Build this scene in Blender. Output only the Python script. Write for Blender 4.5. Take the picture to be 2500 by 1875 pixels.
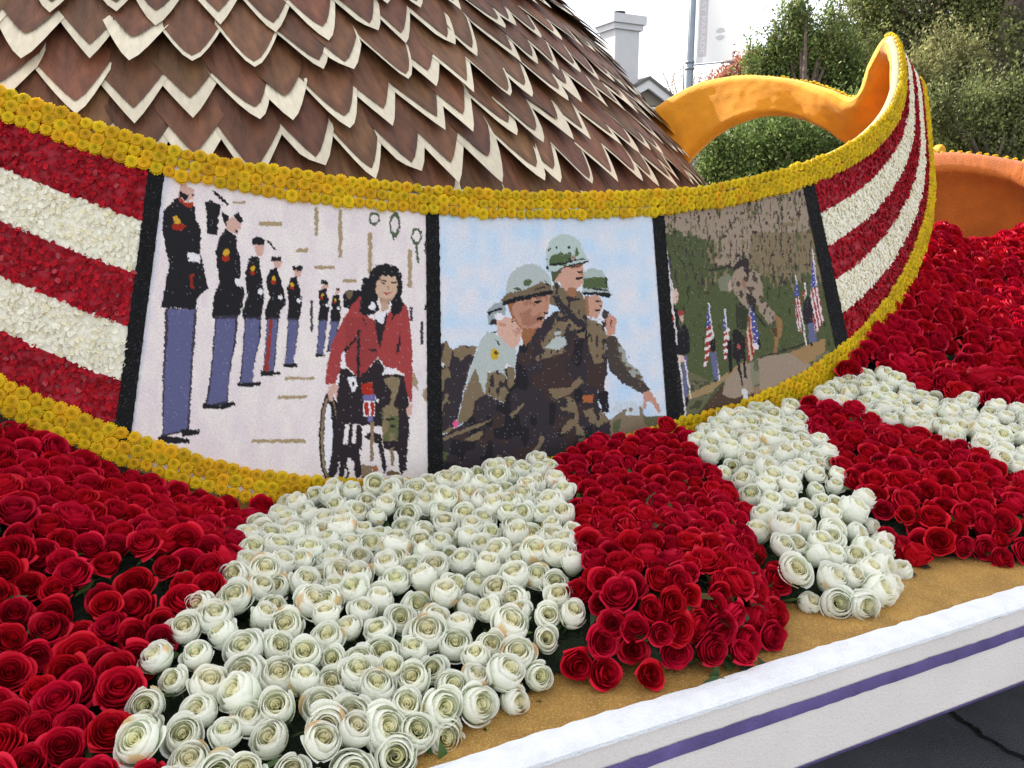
import bpy, math, random
import numpy as np
from mathutils import Vector, Matrix, Euler
random.seed(7); rng = np.random.default_rng(7)
R = math.radians
for o in list(bpy.data.objects): bpy.data.objects.remove(o)
scene = bpy.context.scene
COL = scene.collection

# ---------------------------------------------------------------- camera
FPX, PITCH, CAMZ = 1950.0, R(12.6), 1.62          # focal length in photo pixels (2500 px wide)
cam = bpy.data.cameras.new('camera'); cam_o = bpy.data.objects.new('camera', cam); COL.objects.link(cam_o)
cam.sensor_width = 36.0; cam.lens = 36.0*FPX/2500.0; cam.clip_start = 0.05; cam.clip_end = 3000
cam_o.location = (0, 0, CAMZ); cam_o.rotation_euler = (math.pi/2-PITCH, 0, 0)
scene.camera = cam_o
# ---------------------------------------------------------------- world and sun
SUN_AZ, SUN_EL = R(45), R(33)                      # azimuth to the left of the view direction
w = bpy.data.worlds.new('World'); scene.world = w; w.use_nodes = True
nt = w.node_tree; nt.nodes.clear()
out = nt.nodes.new('ShaderNodeOutputWorld'); bg = nt.nodes.new('ShaderNodeBackground')
sky = nt.nodes.new('ShaderNodeTexSky'); sky.sky_type = 'NISHITA'; sky.sun_disc = False
sky.sun_elevation = SUN_EL; sky.sun_rotation = -SUN_AZ
sky.air_density = 1.0; sky.dust_density = 1.6; sky.ozone_density = 1.0
# thin high cloud: pale veil over the blue
tc = nt.nodes.new('ShaderNodeTexCoord'); mp = nt.nodes.new('ShaderNodeMapping'); mp.inputs['Scale'].default_value = (1.2, 1.2, 3.2)
nz = nt.nodes.new('ShaderNodeTexNoise'); nz.inputs['Scale'].default_value = 1.7; nz.inputs['Detail'].default_value = 6; nz.inputs['Roughness'].default_value = .55
cr = nt.nodes.new('ShaderNodeValToRGB'); cr.color_ramp.elements[0].position = .38; cr.color_ramp.elements[1].position = .66
cr.color_ramp.elements[0].color = (.42, .42, .42, 1); cr.color_ramp.elements[1].color = (.8, .8, .8, 1)
mx = nt.nodes.new('ShaderNodeMix'); mx.data_type = 'RGBA'
mx.inputs['B'].default_value = (6.0, 5.8, 5.6, 1)
L = nt.links.new
L(tc.outputs['Generated'], mp.inputs['Vector']); L(mp.outputs['Vector'], nz.inputs['Vector']); L(nz.outputs['Fac'], cr.inputs['Fac'])
L(cr.outputs['Color'], mx.inputs['Factor']); L(sky.outputs['Color'], mx.inputs['A']); L(mx.outputs['Result'], bg.inputs['Color'])
bg.inputs['Strength'].default_value = 0.15; L(bg.outputs['Background'], out.inputs['Surface'])
sun = bpy.data.lights.new('sun', 'SUN'); sun.energy = 4.8; sun.angle = R(.53); sun.color = (1, .94, .84)
sun_o = bpy.data.objects.new('sun', sun); COL.objects.link(sun_o)
SUN = Vector((-math.sin(SUN_AZ)*math.cos(SUN_EL), math.cos(SUN_AZ)*math.cos(SUN_EL), math.sin(SUN_EL)))
sun_o.rotation_euler = SUN.to_track_quat('Z', 'Y').to_euler(); sun_o.location = (0, 0, 12)
# ---------------------------------------------------------------- colour management
vs = scene.view_settings; vs.view_transform = 'Standard'; vs.look = 'None'; vs.gamma = 1; vs.use_curve_mapping = False
vs.exposure = 1.2
scene.render.engine = 'CYCLES'
scene.cycles.max_bounces = 8; scene.cycles.diffuse_bounces = 5; scene.cycles.glossy_bounces = 3; scene.cycles.transmission_bounces = 4

# ---------------------------------------------------------------- helpers
CP, SP = math.cos(PITCH), math.sin(PITCH)
def un(x, y, d):
    """photo pixel + depth along the axis -> world point"""
    a, b = (x-1250)/FPX, -(y-937.5)/FPX
    return np.array((d*a, d*(CP + b*SP), CAMZ + d*(b*CP - SP)))
def unz(x, y, z):
    a, b = (x-1250)/FPX, -(y-937.5)/FPX
    return un(x, y, (z-CAMZ)/(b*CP - SP))
def proj(P):
    P = np.asarray(P, float); X, Y, Z = P[..., 0], P[..., 1], P[..., 2]-CAMZ
    d = Y*CP - Z*SP; u = Y*SP + Z*CP
    return 1250 + FPX*X/d, 937.5 - FPX*u/d, d
def mesh(name, V, F, mats=(), smooth=False, midx=None, cols=None):
    me = bpy.data.meshes.new(name); me.from_pydata([tuple(map(float, v)) for v in V], [], [tuple(f) for f in F])
    for m in mats: me.materials.append(m)
    if midx is not None: me.polygons.foreach_set('material_index', np.asarray(midx, dtype=np.int32))
    if smooth: me.polygons.foreach_set('use_smooth', np.ones(len(me.polygons), dtype=bool))
    if cols is not None:
        a = me.color_attributes.new('Col', 'FLOAT_COLOR', 'POINT')
        c = np.ones((len(V), 4)); c[:, :3] = cols; a.data.foreach_set('color', c.ravel())
    me.update(); return me
def fast_mesh(name, V, F4, mats=(), smooth=False, cols=None, midx=None):
    """big quad meshes from numpy arrays"""
    V = np.asarray(V, np.float32); F4 = np.asarray(F4, np.int32); n = F4.shape[1]
    me = bpy.data.meshes.new(name); me.vertices.add(len(V)); me.vertices.foreach_set('co', V.ravel())
    me.loops.add(F4.size); me.loops.foreach_set('vertex_index', F4.ravel())
    me.polygons.add(len(F4)); me.polygons.foreach_set('loop_start', np.arange(0, F4.size, n, dtype=np.int32))
    for m in mats: me.materials.append(m)
    if midx is not None: me.polygons.foreach_set('material_index', np.asarray(midx, dtype=np.int32))
    me.polygons.foreach_set('use_smooth', np.full(len(F4), smooth))
    me.update(calc_edges=True)
    if cols is not None:
        a = me.color_attributes.new('Col', 'FLOAT_COLOR', 'POINT')
        c = np.ones((len(V), 4), np.float32); c[:, :3] = cols; a.data.foreach_set('color', c.ravel())
    me.validate(); return me
def obj(name, me, parent=None, loc=None, kind=None, label=None):
    o = bpy.data.objects.new(name, me); COL.objects.link(o)
    if parent: o.parent = parent
    if loc is not None: o.location = loc
    if kind: o['kind'] = kind
    if label: o['label'] = label
    return o
def thing(name, label, cat, loc=(0, 0, 0), group=None, me=None):
    o = bpy.data.objects.new(name, me); COL.objects.link(o); o.location = loc
    o['label'] = label; o['category'] = cat
    if group: o['group'] = group
    return o
def put(o, parent):           # keep world coordinates when the parent stands somewhere else
    o.parent = parent; o.matrix_parent_inverse = Matrix.Translation(-Vector(parent.location)); return o
def gridfaces(nu, nv, off=0):
    i = np.arange(nu-1)[:, None]*nv + np.arange(nv-1)[None, :] + off; i = i.ravel()
    return np.stack([i, i+nv, i+nv+1, i+1], 1)
def box(V, F, lo, hi):
    b = len(V); (x0, y0, z0), (x1, y1, z1) = lo, hi
    V += [(x0,y0,z0),(x1,y0,z0),(x1,y1,z0),(x0,y1,z0),(x0,y0,z1),(x1,y0,z1),(x1,y1,z1),(x0,y1,z1)]
    F += [tuple(b+k for k in f) for f in ((0,3,2,1),(4,5,6,7),(0,1,5,4),(1,2,6,5),(2,3,7,6),(3,0,4,7))]
def lin(c):
    c = np.asarray(c, float)/255.; return np.where(c <= .04045, c/12.92, ((c+.055)/1.055)**2.4)
def nrm(v): return v/np.maximum(np.linalg.norm(v, axis=-1, keepdims=True), 1e-9)
def interp(pts, t):
    """Catmull-Rom through pts (n,k) at real indices t"""
    pts = np.asarray(pts, float); t = np.atleast_1d(np.asarray(t, float)); n = len(pts)
    i = np.clip(np.floor(t).astype(int), 0, n-2); f = (t-i)[:, None]
    p1, p2 = pts[i], pts[i+1]
    p0 = np.where((i > 0)[:, None], pts[np.maximum(i-1, 0)], 2*p1-p2); p3 = np.where((i < n-2)[:, None], pts[np.minimum(i+2, n-1)], 2*p2-p1)
    return .5*(2*p1 + (p2-p0)*f + (2*p0-5*p1+4*p2-p3)*f**2 + (3*p1-p0-3*p2+p3)*f**3)
def inpoly(x, y, poly):
    poly = np.asarray(poly, float); r = np.zeros(np.shape(x), bool)
    x0, y0 = poly[-1]
    for x1, y1 in poly:
        if y0 != y1:
            c = ((y1 > y) != (y0 > y)) & (x < (x0-x1)*(y-y1)/(y0-y1)+x1); r ^= c
        x0, y0 = x1, y1
    return r
_lat = rng.random((64, 64, 4))
def vnoise(x, y, k=0):
    xi = np.floor(x).astype(int); yi = np.floor(y).astype(int); fx = x-xi; fy = y-yi
    fx = fx*fx*(3-2*fx); fy = fy*fy*(3-2*fy); g = lambda a, b: _lat[a % 64, b % 64, k]
    return (g(xi, yi)*(1-fx)+g(xi+1, yi)*fx)*(1-fy) + (g(xi, yi+1)*(1-fx)+g(xi+1, yi+1)*fx)*fy

# ---------------------------------------------------------------- materials
def mat(name, col, rough=.8, bump=None, var=None, rnd=0, hue=0, attr=False, transl=0, sheen=0, spec=.3, speck=None, metal=0, coords='Object', stretch=None):
    """procedural material. bump=(scale,strength,dist) var=(scale,amount) rnd=per-object value spread speck=(scale,colour,amount)"""
    m = bpy.data.materials.new(name); m.use_nodes = True; t = m.node_tree; N = t.nodes; Lk = t.links.new
    b = N['Principled BSDF']; b.inputs['Roughness'].default_value = rough; b.inputs['Specular IOR Level'].default_value = spec; b.inputs['Metallic'].default_value = metal
    if sheen: b.inputs['Sheen Weight'].default_value = sheen; b.inputs['Sheen Roughness'].default_value = .4
    co = N.new('ShaderNodeTexCoord').outputs[coords]
    if stretch:
        mpn = N.new('ShaderNodeMapping'); mpn.inputs['Scale'].default_value = stretch; Lk(co, mpn.inputs['Vector']); co = mpn.outputs['Vector']
    if attr:
        a = N.new('ShaderNodeVertexColor'); a.layer_name = 'Col'; c = a.outputs['Color']
    else:
        a = N.new('ShaderNodeRGB'); a.outputs[0].default_value = (*col, 1); c = a.outputs[0]
    if speck:
        v = N.new('ShaderNodeTexVoronoi'); v.inputs['Scale'].default_value = speck[0]; Lk(co, v.inputs['Vector'])
        sx = N.new('ShaderNodeSeparateColor'); Lk(v.outputs['Color'], sx.inputs[0])
        rp = N.new('ShaderNodeMapRange'); rp.inputs['From Min'].default_value = 1-speck[2]; rp.inputs['From Max'].default_value = 1; Lk(sx.outputs[0], rp.inputs['Value'])
        mm = N.new('ShaderNodeMix'); mm.data_type = 'RGBA'; mm.inputs['B'].default_value = (*speck[1], 1); Lk(rp.outputs[0], mm.inputs['Factor']); Lk(c, mm.inputs['A']); c = mm.outputs['Result']
    if var:
        n = N.new('ShaderNodeTexNoise'); n.inputs['Scale'].default_value = var[0]; n.inputs['Detail'].default_value = 5; Lk(co, n.inputs['Vector'])
        rp = N.new('ShaderNodeMapRange'); rp.inputs['From Min'].default_value = .3; rp.inputs['From Max'].default_value = .7
        rp.inputs['To Min'].default_value = 1-var[1]; rp.inputs['To Max'].default_value = 1+var[1]; Lk(n.outputs['Fac'], rp.inputs['Value'])
        h = N.new('ShaderNodeHueSaturation'); Lk(rp.outputs[0], h.inputs['Value']); Lk(c, h.inputs['Color']); c = h.outputs['Color']
    if rnd or hue:
        oi = N.new('ShaderNodeObjectInfo'); h = N.new('ShaderNodeHueSaturation'); Lk(c, h.inputs['Color']); c = h.outputs['Color']
        rp = N.new('ShaderNodeMapRange'); rp.inputs['To Min'].default_value = 1-rnd; rp.inputs['To Max'].default_value = 1+rnd; Lk(oi.outputs['Random'], rp.inputs['Value']); Lk(rp.outputs[0], h.inputs['Value'])
        if hue:
            ml = N.new('ShaderNodeMath'); ml.operation = 'MULTIPLY'; ml.inputs[1].default_value = 7.31; Lk(oi.outputs['Random'], ml.inputs[0])
            fr = N.new('ShaderNodeMath'); fr.operation = 'FRACT'; Lk(ml.outputs[0], fr.inputs[0])
            r2 = N.new('ShaderNodeMapRange'); r2.inputs['To Min'].default_value = .5-hue; r2.inputs['To Max'].default_value = .5+hue; Lk(fr.outputs[0], r2.inputs['Value']); Lk(r2.outputs[0], h.inputs['Hue'])
    Lk(c, b.inputs['Base Color'])
    if bump:
        n = N.new('ShaderNodeTexNoise'); n.inputs['Scale'].default_value = bump[0]; n.inputs['Detail'].default_value = 4; Lk(co, n.inputs['Vector'])
        bp = N.new('ShaderNodeBump'); bp.inputs['Strength'].default_value = bump[1]; bp.inputs['Distance'].default_value = bump[2]; Lk(n.outputs['Fac'], bp.inputs['Height']); Lk(bp.outputs[0], b.inputs['Normal'])
    if transl:
        tr = N.new('ShaderNodeBsdfTranslucent'); Lk(c, tr.inputs['Color']); ms = N.new('ShaderNodeMixShader'); ms.inputs[0].default_value = transl
        Lk(b.outputs[0], ms.inputs[1]); Lk(tr.outputs[0], ms.inputs[2]); Lk(ms.outputs[0], N['Material Output'].inputs['Surface'])
    return m
M = {}
M['asphalt'] = mat('asphalt', (.11, .116, .13), .85, (190, .6, .008), (3, .25), speck=(420, (.2, .2, .21), .08), spec=.15)
M['crack'] = mat('crack_tar', (.012, .012, .012), .9)
M['deck'] = mat('golden_seed', (.35, .19, .045), .8, (260, .9, .006), (14, .2), speck=(540, (.58, .38, .11), .3))
M['trim'] = mat('white_coconut', (.76, .77, .79), .9, (240, .8, .005), (30, .06))
M['side'] = mat('cream_rice', (.76, .70, .66), .9, (220, .5, .003), (5, .05), speck=(420, (.64, .58, .55), .1), spec=.1)
M['purple'] = mat('purple_statice', (.12, .09, .24), .85, (200, .6, .004), (12, .25))
M['shadebox'] = mat('shade_box_brown', (.05, .035, .022), .7, (60, .3, .003))
M['gold'] = mat('gold_crushed_petal', (.88, .355, .018), .8, (190, .9, .006), (9, .1), sheen=.35, transl=.0)
M['orange'] = mat('orange_crushed_petal', (.46, .115, .014), .85, (140, .9, .008), (7, .15), sheen=.2)
M['goldrim'] = mat('gold_lip', (.92, .46, .03), .8, (190, .9, .006), (9, .1), sheen=.35)
M['rim'] = mat('olive_seed_rim', (.42, .40, .22), .85, (220, .6, .004), (12, .12))
M['blackbar'] = mat('black_seed', (.010, .010, .011), .85, (320, .9, .004), speck=(480, (.07, .07, .07), .08), spec=.1)
M['print'] = mat('seed_picture', (1, 1, 1), .88, (420, .7, .0025), (260, .10), attr=True, spec=.1)
M['stripebase_r'] = mat('red_petal_ground', (.30, .008, .02), .7, (90, .8, .006), (40, .3))
M['stripebase_w'] = mat('white_petal_ground', (.72, .70, .58), .8, (90, .6, .005), (40, .08))
M['petal_r'] = mat('red_petals', (1, 1, 1), .7, attr=True, transl=.12, spec=.12)
M['petal_w'] = mat('white_petals', (1, 1, 1), .6, attr=True, transl=.3)
M['rose_r'] = mat('red_rose_petal', (1, 1, 1), .5, var=(40, .1), rnd=.15, hue=.003, attr=True, transl=.14, spec=.12)
M['rose_w'] = mat('white_rose_petal', (1, 1, 1), .55, var=(30, .03), rnd=.04, hue=.01, attr=True, transl=.45, spec=.12)
M['sepal'] = mat('rose_sepal', (.05, .10, .025), .6, rnd=.2)
M['bedbase'] = mat('dark_foliage_base', (.018, .03, .014), .8, (60, 1, .02), (30, .5))
M['leaf'] = mat('rose_leaf', (1, 1, 1), .5, attr=True, transl=.2)
M['mum'] = mat('yellow_chrysanthemum', (1, 1, 1), .6, rnd=.14, hue=.014, attr=True, transl=.22)
M['feather'] = mat('brown_leaf', (1, 1, 1), .62, (6, .4, .02), (4, .32), stretch=(2.2, .45, 1), rnd=.24, hue=.014, attr=True, spec=.35)
M['feathercream'] = mat('cream_leaf', (.62, .55, .41), .7, (8, .5, .02), (5, .14), stretch=(2.2, .4, 1), rnd=.1)
M['petaly'] = mat('yellow_petal', (.72, .45, .06), .6, transl=.3, var=(30,.1))
M['moundbody'] = mat('dark_mound', (.05, .03, .022), .9, (20, .5, .02))
# ================================================================ ribbon
# pairs of (top edge pixel, depth) and (bottom edge pixel, depth), walked from the left end round the right curl to the back
PAIR = [((-900,-150,2.04),(-1000,520,1.94)), ((-300,90,2.07),(-400,800,1.97)), ((20,226,2.10),(-60,975,2.00)), ((391,357,2.17),(291,1128,2.06)), ((720,423,2.27),(660,1228,2.17)),  # first pair, out of view, added to shade the left beds
 ((1054,462,2.42),(1063,1240,2.32)), ((1330,476,2.58),(1360,1180,2.48)), ((1601,471,2.76),(1647,1090,2.68)), ((1790,448,2.92),(1860,1020,2.86)),
 ((1961,403,3.10),(2065,895,3.08)), ((2085,347,3.28),(2190,748,3.38)), ((2155,285,3.43),(2258,595,3.65)), ((2188,225,3.55),(2276,465,3.92)),
 ((2196,165,3.66),(2268,340,4.12)), ((2191,118,3.75),(2258,240,4.30)), ((2177,90,3.83),(2247,205,4.45)), ((2152,102,3.97),(2232,260,4.58)),
 ((2120,160,4.15),(2195,340,4.66)), ((2088,238,4.36),(2090,352,4.62)), ((2030,222,4.50),(2020,312,4.62)), ((1960,202,4.66),(1950,286,4.72)),
 ((1880,191,4.81),(1870,282,4.84)), ((1800,190,4.96),(1800,303,4.97)), ((1715,206,5.12),(1745,335,5.11)), ((1640,242,5.26),(1692,385,5.24)),
 ((1575,292,5.38),(1645,448,5.36)), ((1500,370,5.55),(1600,530,5.46))]
AW = np.array([un(*a) for a, b in PAIR]); BW = np.array([un(*b) for a, b in PAIR]); NS = len(PAIR)
THICK = .055
def rib(s, v, off=0.):
    """ribbon point(s): s real control index, v 0 top .. 1 bottom, off outward"""
    s = np.asarray(s, float).ravel(); v = np.asarray(v, float).ravel()
    f = lambda s, v: interp(AW, s)*(1-v)[:, None] + interp(BW, s)*v[:, None]
    P = f(s, v); e = .02
    ds = f(np.clip(s+e, 0, NS-1), v) - f(np.clip(s-e, 0, NS-1), v)
    dv = interp(BW, s) - interp(AW, s)
    n = nrm(np.cross(ds, dv)); n = -n if True else n
    return P + n*np.asarray(off)[..., None] if np.ndim(off) else P + n*off, n
# make sure the normal points to the camera side on the front
_p, _n = rib([5.], [.5]); FLIP = 1. if np.dot(_n[0], -_p[0]+np.array((0, 0, CAMZ))) > 0 else -1.
def ribn(s, v, off=0.):
    P, n = rib(s, v, 0.); n = n*FLIP
    return P + n*(np.asarray(off, float).reshape(-1, 1) if np.ndim(off) else off), n
def arc(fn, s0, s1, n=400):
    ss = np.linspace(s0, s1, n); P = fn(ss); L_ = np.concatenate([[0], np.cumsum(np.linalg.norm(np.diff(P, axis=0), axis=1))]); return ss, L_
ROOT = Vector(ribn([5.], [1.])[0][0]); ROOT.z = .74
ribbon = thing('flag_ribbon', 'huge curling flag-striped ribbon with three picture panels and yellow flower borders', 'float decoration', ROOT)
def rpart(name, me, kind=None, label=None, parent=None):
    o = obj(name, me, None, None, kind, label)
    put(o, ribbon) if parent is None else setattr(o, 'parent', parent)
    return o
def strip(name, s0, s1, v0, v1, mat_, ns, nv, off=0., cols=None, bothsides=False):
    s = np.linspace(s0, s1, ns); v = np.linspace(v0, v1, nv); S, V_ = np.meshgrid(s, v, indexing='ij')
    P, n = ribn(S, V_, off); return fast_mesh(name, P, gridfaces(ns, nv), [mat_], True, cols), S, V_, P
# gold lining (inner face), with a rolled lip, and the rim between the two faces
ns, nv = 420, 22
s = np.linspace(0, NS-1, ns); v = np.linspace(0, 1, nv); S, V_ = np.meshgrid(s, v, indexing='ij')
ed = np.minimum(V_, 1-V_).ravel(); wd = np.linalg.norm(BW-AW, axis=1).mean()
offin = -THICK + .022*np.exp(-(ed/.05)**2) + .004*(vnoise(S.ravel()*5, V_.ravel()*8)-.5)
P, n = ribn(S, V_, offin); lining = rpart('gold_lining', fast_mesh('gold_lining', P, gridfaces(ns, nv)[:, ::-1], [M['gold']], True), label='golden orange crushed petal inner face of the ribbon')
for vv, nm in ((0., 'top_rim'), (1., 'bottom_rim')):
    k = 5; ring = []
    for j, (oo, dv) in enumerate(((-.033, 0), (-.024, -.006), (-.012, -.009), (0, -.007), (.004, 0))):
        q, n = ribn(s, np.full(ns, vv), oo); d = nrm(interp(AW, s)-interp(BW, s))*(1 if vv == 0 else -1)
        ring.append(q + d*(-dv))
    P = np.stack(ring, 1).reshape(-1, 3); f = gridfaces(ns, k); f = f if vv == 1 else f[:, ::-1]
    smid = np.repeat((s[:-1]+s[1:])/2, k-1); rpart(nm, fast_mesh(nm, P, f, [M['rim'], M['goldrim']], True, None, (smid > 15.2).astype(int)))
# outer face behind the curl (seen only as backing)
me, *_ = strip('outer_backing', 0, NS-1, 0, 1, M['rim'], 300, 10, -.004); rpart('outer_backing', me)

# ---- zones along s
def s_at(xtop, lo=1., hi=10.):      # s where the top edge crosses a photo column
    ss = np.linspace(lo, hi, 4000); x = proj(interp(AW, ss))[0]; return float(np.interp(xtop, x, ss))
BARS = [(s_at(372), s_at(410)), (s_at(1038), s_at(1070)), (s_at(1587), s_at(1615)), (s_at(1948), s_at(1974))]
V0, V1 = .085, .93
for a, b in BARS:
    me, *_ = strip('divider_bar', a, b, .02, .985, M['blackbar'], 10, 120, .006)
    # ragged seed edge
    co = np.zeros(len(me.vertices)*3, np.float32); me.vertices.foreach_get('co', co); co = co.reshape(-1, 3)
    co += (rng.random(co.shape)-.5)*.0035; me.vertices.foreach_set('co', co.ravel()); me.update()
    rpart('divider_bar', me)
# ---- petal stripes
def petal_mesh(name, s0, s1, v0, v1, red, mat_):
    s = np.linspace(s0, s1, 60); mid = (v0+v1)/2
    Lm = arc(lambda q: ribn(q, np.full(len(q), mid))[0], s0, s1); length = Lm[1][-1]
    wdt = np.linalg.norm(interp(BW, [(s0+s1)/2])-interp(AW, [(s0+s1)/2]))*(v1-v0)
    n = int(length*wdt/(.011**2)*1.25); n = min(n, 9000)
    u = rng.random(n); sv = np.interp(u*length, Lm[1], Lm[0]); vv = v0 + (v1-v0)*(rng.random(n)*1.0)
    P, N = ribn(sv, vv, .002 + .006*rng.random(n))
    down = nrm(interp(BW, sv)-interp(AW, sv)); side = np.cross(N, down)
    ang = rng.normal(0, .75, n) + (math.pi*(rng.random(n) < .3)); ca, sa = np.cos(ang)[:, None], np.sin(ang)[:, None]
    y = down*ca + side*sa; y = nrm(y + N*(rng.normal(.10, .22 if red else .13, n)[:, None])); x = nrm(np.cross(y, N) + N*rng.normal(0, .15 if red else .08, n)[:, None]); nn = np.cross(x, y)
    ln = (.0095+.007*rng.random(n))[:, None]; wd_ = ln*(.62+.25*rng.random(n))[:, None]; cup = (.0018+.0028*rng.random(n))[:, None]
    pts = []
    for (a, b, c) in ((-.35,-.5,0),(.35,-.5,0),(-.5,.05,.9),(0,0,-.7),(.5,.05,.9),(-.3,.5,.4),(.3,.5,.4)):
        pts.append(P + x*wd_*a + y*ln*b + nn*cup*c)
    V = np.stack(pts, 1).reshape(-1, 3); base = (np.arange(n)*7)[:, None]
    T = np.array([(0,1,3),(0,3,2),(1,4,3),(2,3,5),(3,6,5),(3,4,6)]); F = (base[:, :, None]+T[None]).reshape(-1, 3)
    t = rng.random((n, 1))
    if red: c = np.array([.40, .008, .018])*(.5+.8*t); c[:, 1:] += (rng.random((n, 1)) < .06)*.05
    else: c = np.array([.90, .87, .74])*(.94+.1*t); c = np.where(rng.random((n, 1)) < .15, c*np.array([.97, .93, .78]), c)
    return fast_mesh(name, V, F, [mat_], True, np.repeat(np.minimum(c, .95), 7, 0))
def wave_v(sv, v, k): return v
for (s0, s1, ns_) in ((0., BARS[0][0], 70), (BARS[3][1], 16.0, 90)):
    for k in range(5):
        red = k % 2 == 0; a = V0-.03 + 0 if k == 0 else V0 + (V1-V0)*k/5; b = V0 + (V1-V0)*(k+1)/5 + (.03 if k == 4 else 0)
        nm = 'red_stripe' if red else 'white_stripe'
        me, *_ = strip(nm, s0, s1, a, b, M['stripebase_r' if red else 'stripebase_w'], ns_, 12, .001)
        o = rpart(nm, me); q = rpart('petal_layer', petal_mesh('petal_layer', s0, s1, a, b, red, M['petal_r' if red else 'petal_w']), 'stuff')
        q.parent = o; q.matrix_parent_inverse = o.matrix_parent_inverse.copy() if False else Matrix.Identity(4)

# ---- picture panels: flat seed pictures laid on the ribbon, drawn as colour areas
class Pic:
    def __init__(self, s0, s1, bgc, n=(360, 380)):
        s = np.linspace(s0, s1, n[0]); v = np.linspace(.02, .985, n[1]); S, V_ = np.meshgrid(s, v, indexing='ij'); self.n = n
        self.P, self.N = ribn(S, V_, .003); self.x, self.y, _ = proj(self.P)
        x, y = self.x, self.y
        self.wx = x + 3.2*(vnoise(x*.16, y*.16, 0)-.5) + 3.4*(vnoise(x*.45, y*.45, 1)-.5) + 1.2*(rng.random(len(x))-.5)
        self.wy = y + 3.2*(vnoise(x*.16, y*.16, 2)-.5) + 3.4*(vnoise(x*.45, y*.45, 3)-.5) + 1.2*(rng.random(len(x))-.5)
        self.c = np.tile(np.array(bgc, float), (len(x), 1))
        self.ox = self.oy = 0; self.k = 1
    def frame(self, ox, oy, k): self.ox, self.oy, self.k = ox, oy, k
    def uv(self): return (self.wx-self.ox)/self.k, (self.wy-self.oy)/self.k
    def sel(self, pts):
        x, y = self.uv(); p = np.array(pts, float); b = (x >= p[:, 0].min()) & (x <= p[:, 0].max()) & (y >= p[:, 1].min()) & (y <= p[:, 1].max())
        r = np.zeros(len(x), bool); i = np.where(b)[0]; r[i] = inpoly(x[i], y[i], p); return r
    def poly(self, col, *pts): self.c[self.sel(pts)] = col
    def el(self, col, cx, cy, rx, ry=None, inner=None):
        ry = ry or rx; x, y = self.uv(); d = ((x-cx)/rx)**2+((y-cy)/ry)**2; m = d < 1
        if inner: m &= d > inner**2
        self.c[m] = col
    def rect(self, col, x0, y0, x1, y1): self.poly(col, (x0, y0), (x1, y0), (x1, y1), (x0, y1))
    def striped(self, c1, c2, dirx, diry, per, *pts):
        m = self.sel(pts); x, y = self.uv(); f = ((x*dirx+y*diry)/per) % 1 < .5; self.c[m & f] = c1; self.c[m & ~f] = c2
    def stars(self, colr, bgc, cell, *pts):
        m = self.sel(pts); x, y = self.uv(); self.c[m] = bgc
        gx, gy = np.floor(x/cell), np.floor(y/cell); f = ((x/cell-gx-.5)**2+(y/cell-gy-.5)**2 < .07) & ((gx+gy) % 2 == 0); self.c[m & f] = colr
    def scatter(self, col, dens, ax, ay, k, *pts):
        m = self.sel(pts); x, y = self.uv(); f = vnoise(x/ax, y/ay, k) > dens; self.c[m & f] = col
    def build(self, name, label):
        c = lin(self.c)*.86; c *= (.93+.14*rng.random((len(c), 1)))
        g = rng.random(len(c)) < .007; c[g] = c[g]*.5+.25
        return rpart(name, fast_mesh(name, self.P, gridfaces(*self.n), [M['print']], True, np.clip(c, 0, .9)), label=label)
BK, SKIN, BLUE, WHT, TAN, RED, YEL = (38,37,40), (205,165,152), (96,97,134), (228,224,228), (166,146,112), (160,58,40), (206,160,50)
# -- panel one: dress-uniform figures in a row and a seated figure in a red jacket
p = Pic(BARS[0][1], BARS[1][0], (228,217,215)); p.frame(250, 400, .5124)
x, y = p.uv(); f = vnoise(x/40, y/90, 1); p.c += (f[:, None]-.5)*np.array((10, 14, 6)); p.c[(x+.14*y < 330)] -= np.array((16, 8, 0))
for r_ in ((745,275,855,295),(620,180,680,190),(922,403,980,420),(1010,486,1110,501),(1145,550,1210,566),(870,1016,1012,1028),(835,1104,975,1119),(710,1312,970,1330),(1012,205,1028,340),(1125,215,1142,450),(1265,325,1285,520),(1455,410,1475,590)): p.rect(TAN, *r_)
for (cx, cy, rx, ry) in ((1295,262,27,32),(1393,290,26,62),(1497,345,27,42)): p.el((86,98,76), cx, cy, rx, ry, .62)
p.poly((86,98,76),(1492,385),(1503,385),(1509,475),(1500,475)); p.poly((86,98,76),(1375,340),(1395,350),(1390,372))
for r_ in ((1535,370,1545,430),(1515,750,1530,860),(1465,680,1478,750),(990,650,1003,800)): p.rect((70,66,74), *r_)
p.poly((160,140,112),(1480,990),(1530,1080),(1555,1060),(1555,1150),(1520,1100),(1478,1050))
p.el((222,214,217),1518,1050,16,50)
p.el((64,56,56),1543,682,10,14)
# first figure
p.poly(SKIN,(372,92),(440,120),(436,165),(402,182),(366,145)); p.poly(BK,(372,128),(412,152),(400,178),(364,150)); p.poly(BK,(425,140),(440,148),(438,156),(424,150))
p.poly(BK,(366,152),(335,180),(292,225),(285,300),(300,400),(318,470),(300,580),(278,685),(445,692),(452,640),(466,625),(505,592),(478,470),(466,425),(470,310),(446,260),(438,200),(400,190))
p.poly(RED,(362,150),(398,182),(436,178),(428,212),(395,204),(360,170)); p.poly(BK,(372,132),(410,155),(400,178),(366,152))
p.poly(YEL,(335,255),(352,242),(374,272),(370,292),(342,292)); p.poly((152,44,34),(328,290),(380,285),(402,298),(378,318),(335,312)); p.poly((140,46,36),(415,530),(440,522),(428,560),(440,600),(420,590))
p.poly(WHT,(405,422),(464,432),(466,470),(412,466)); p.poly((66,60,72),(300,688),(452,692),(430,960),(415,1270),(285,1300),(288,1000))
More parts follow.
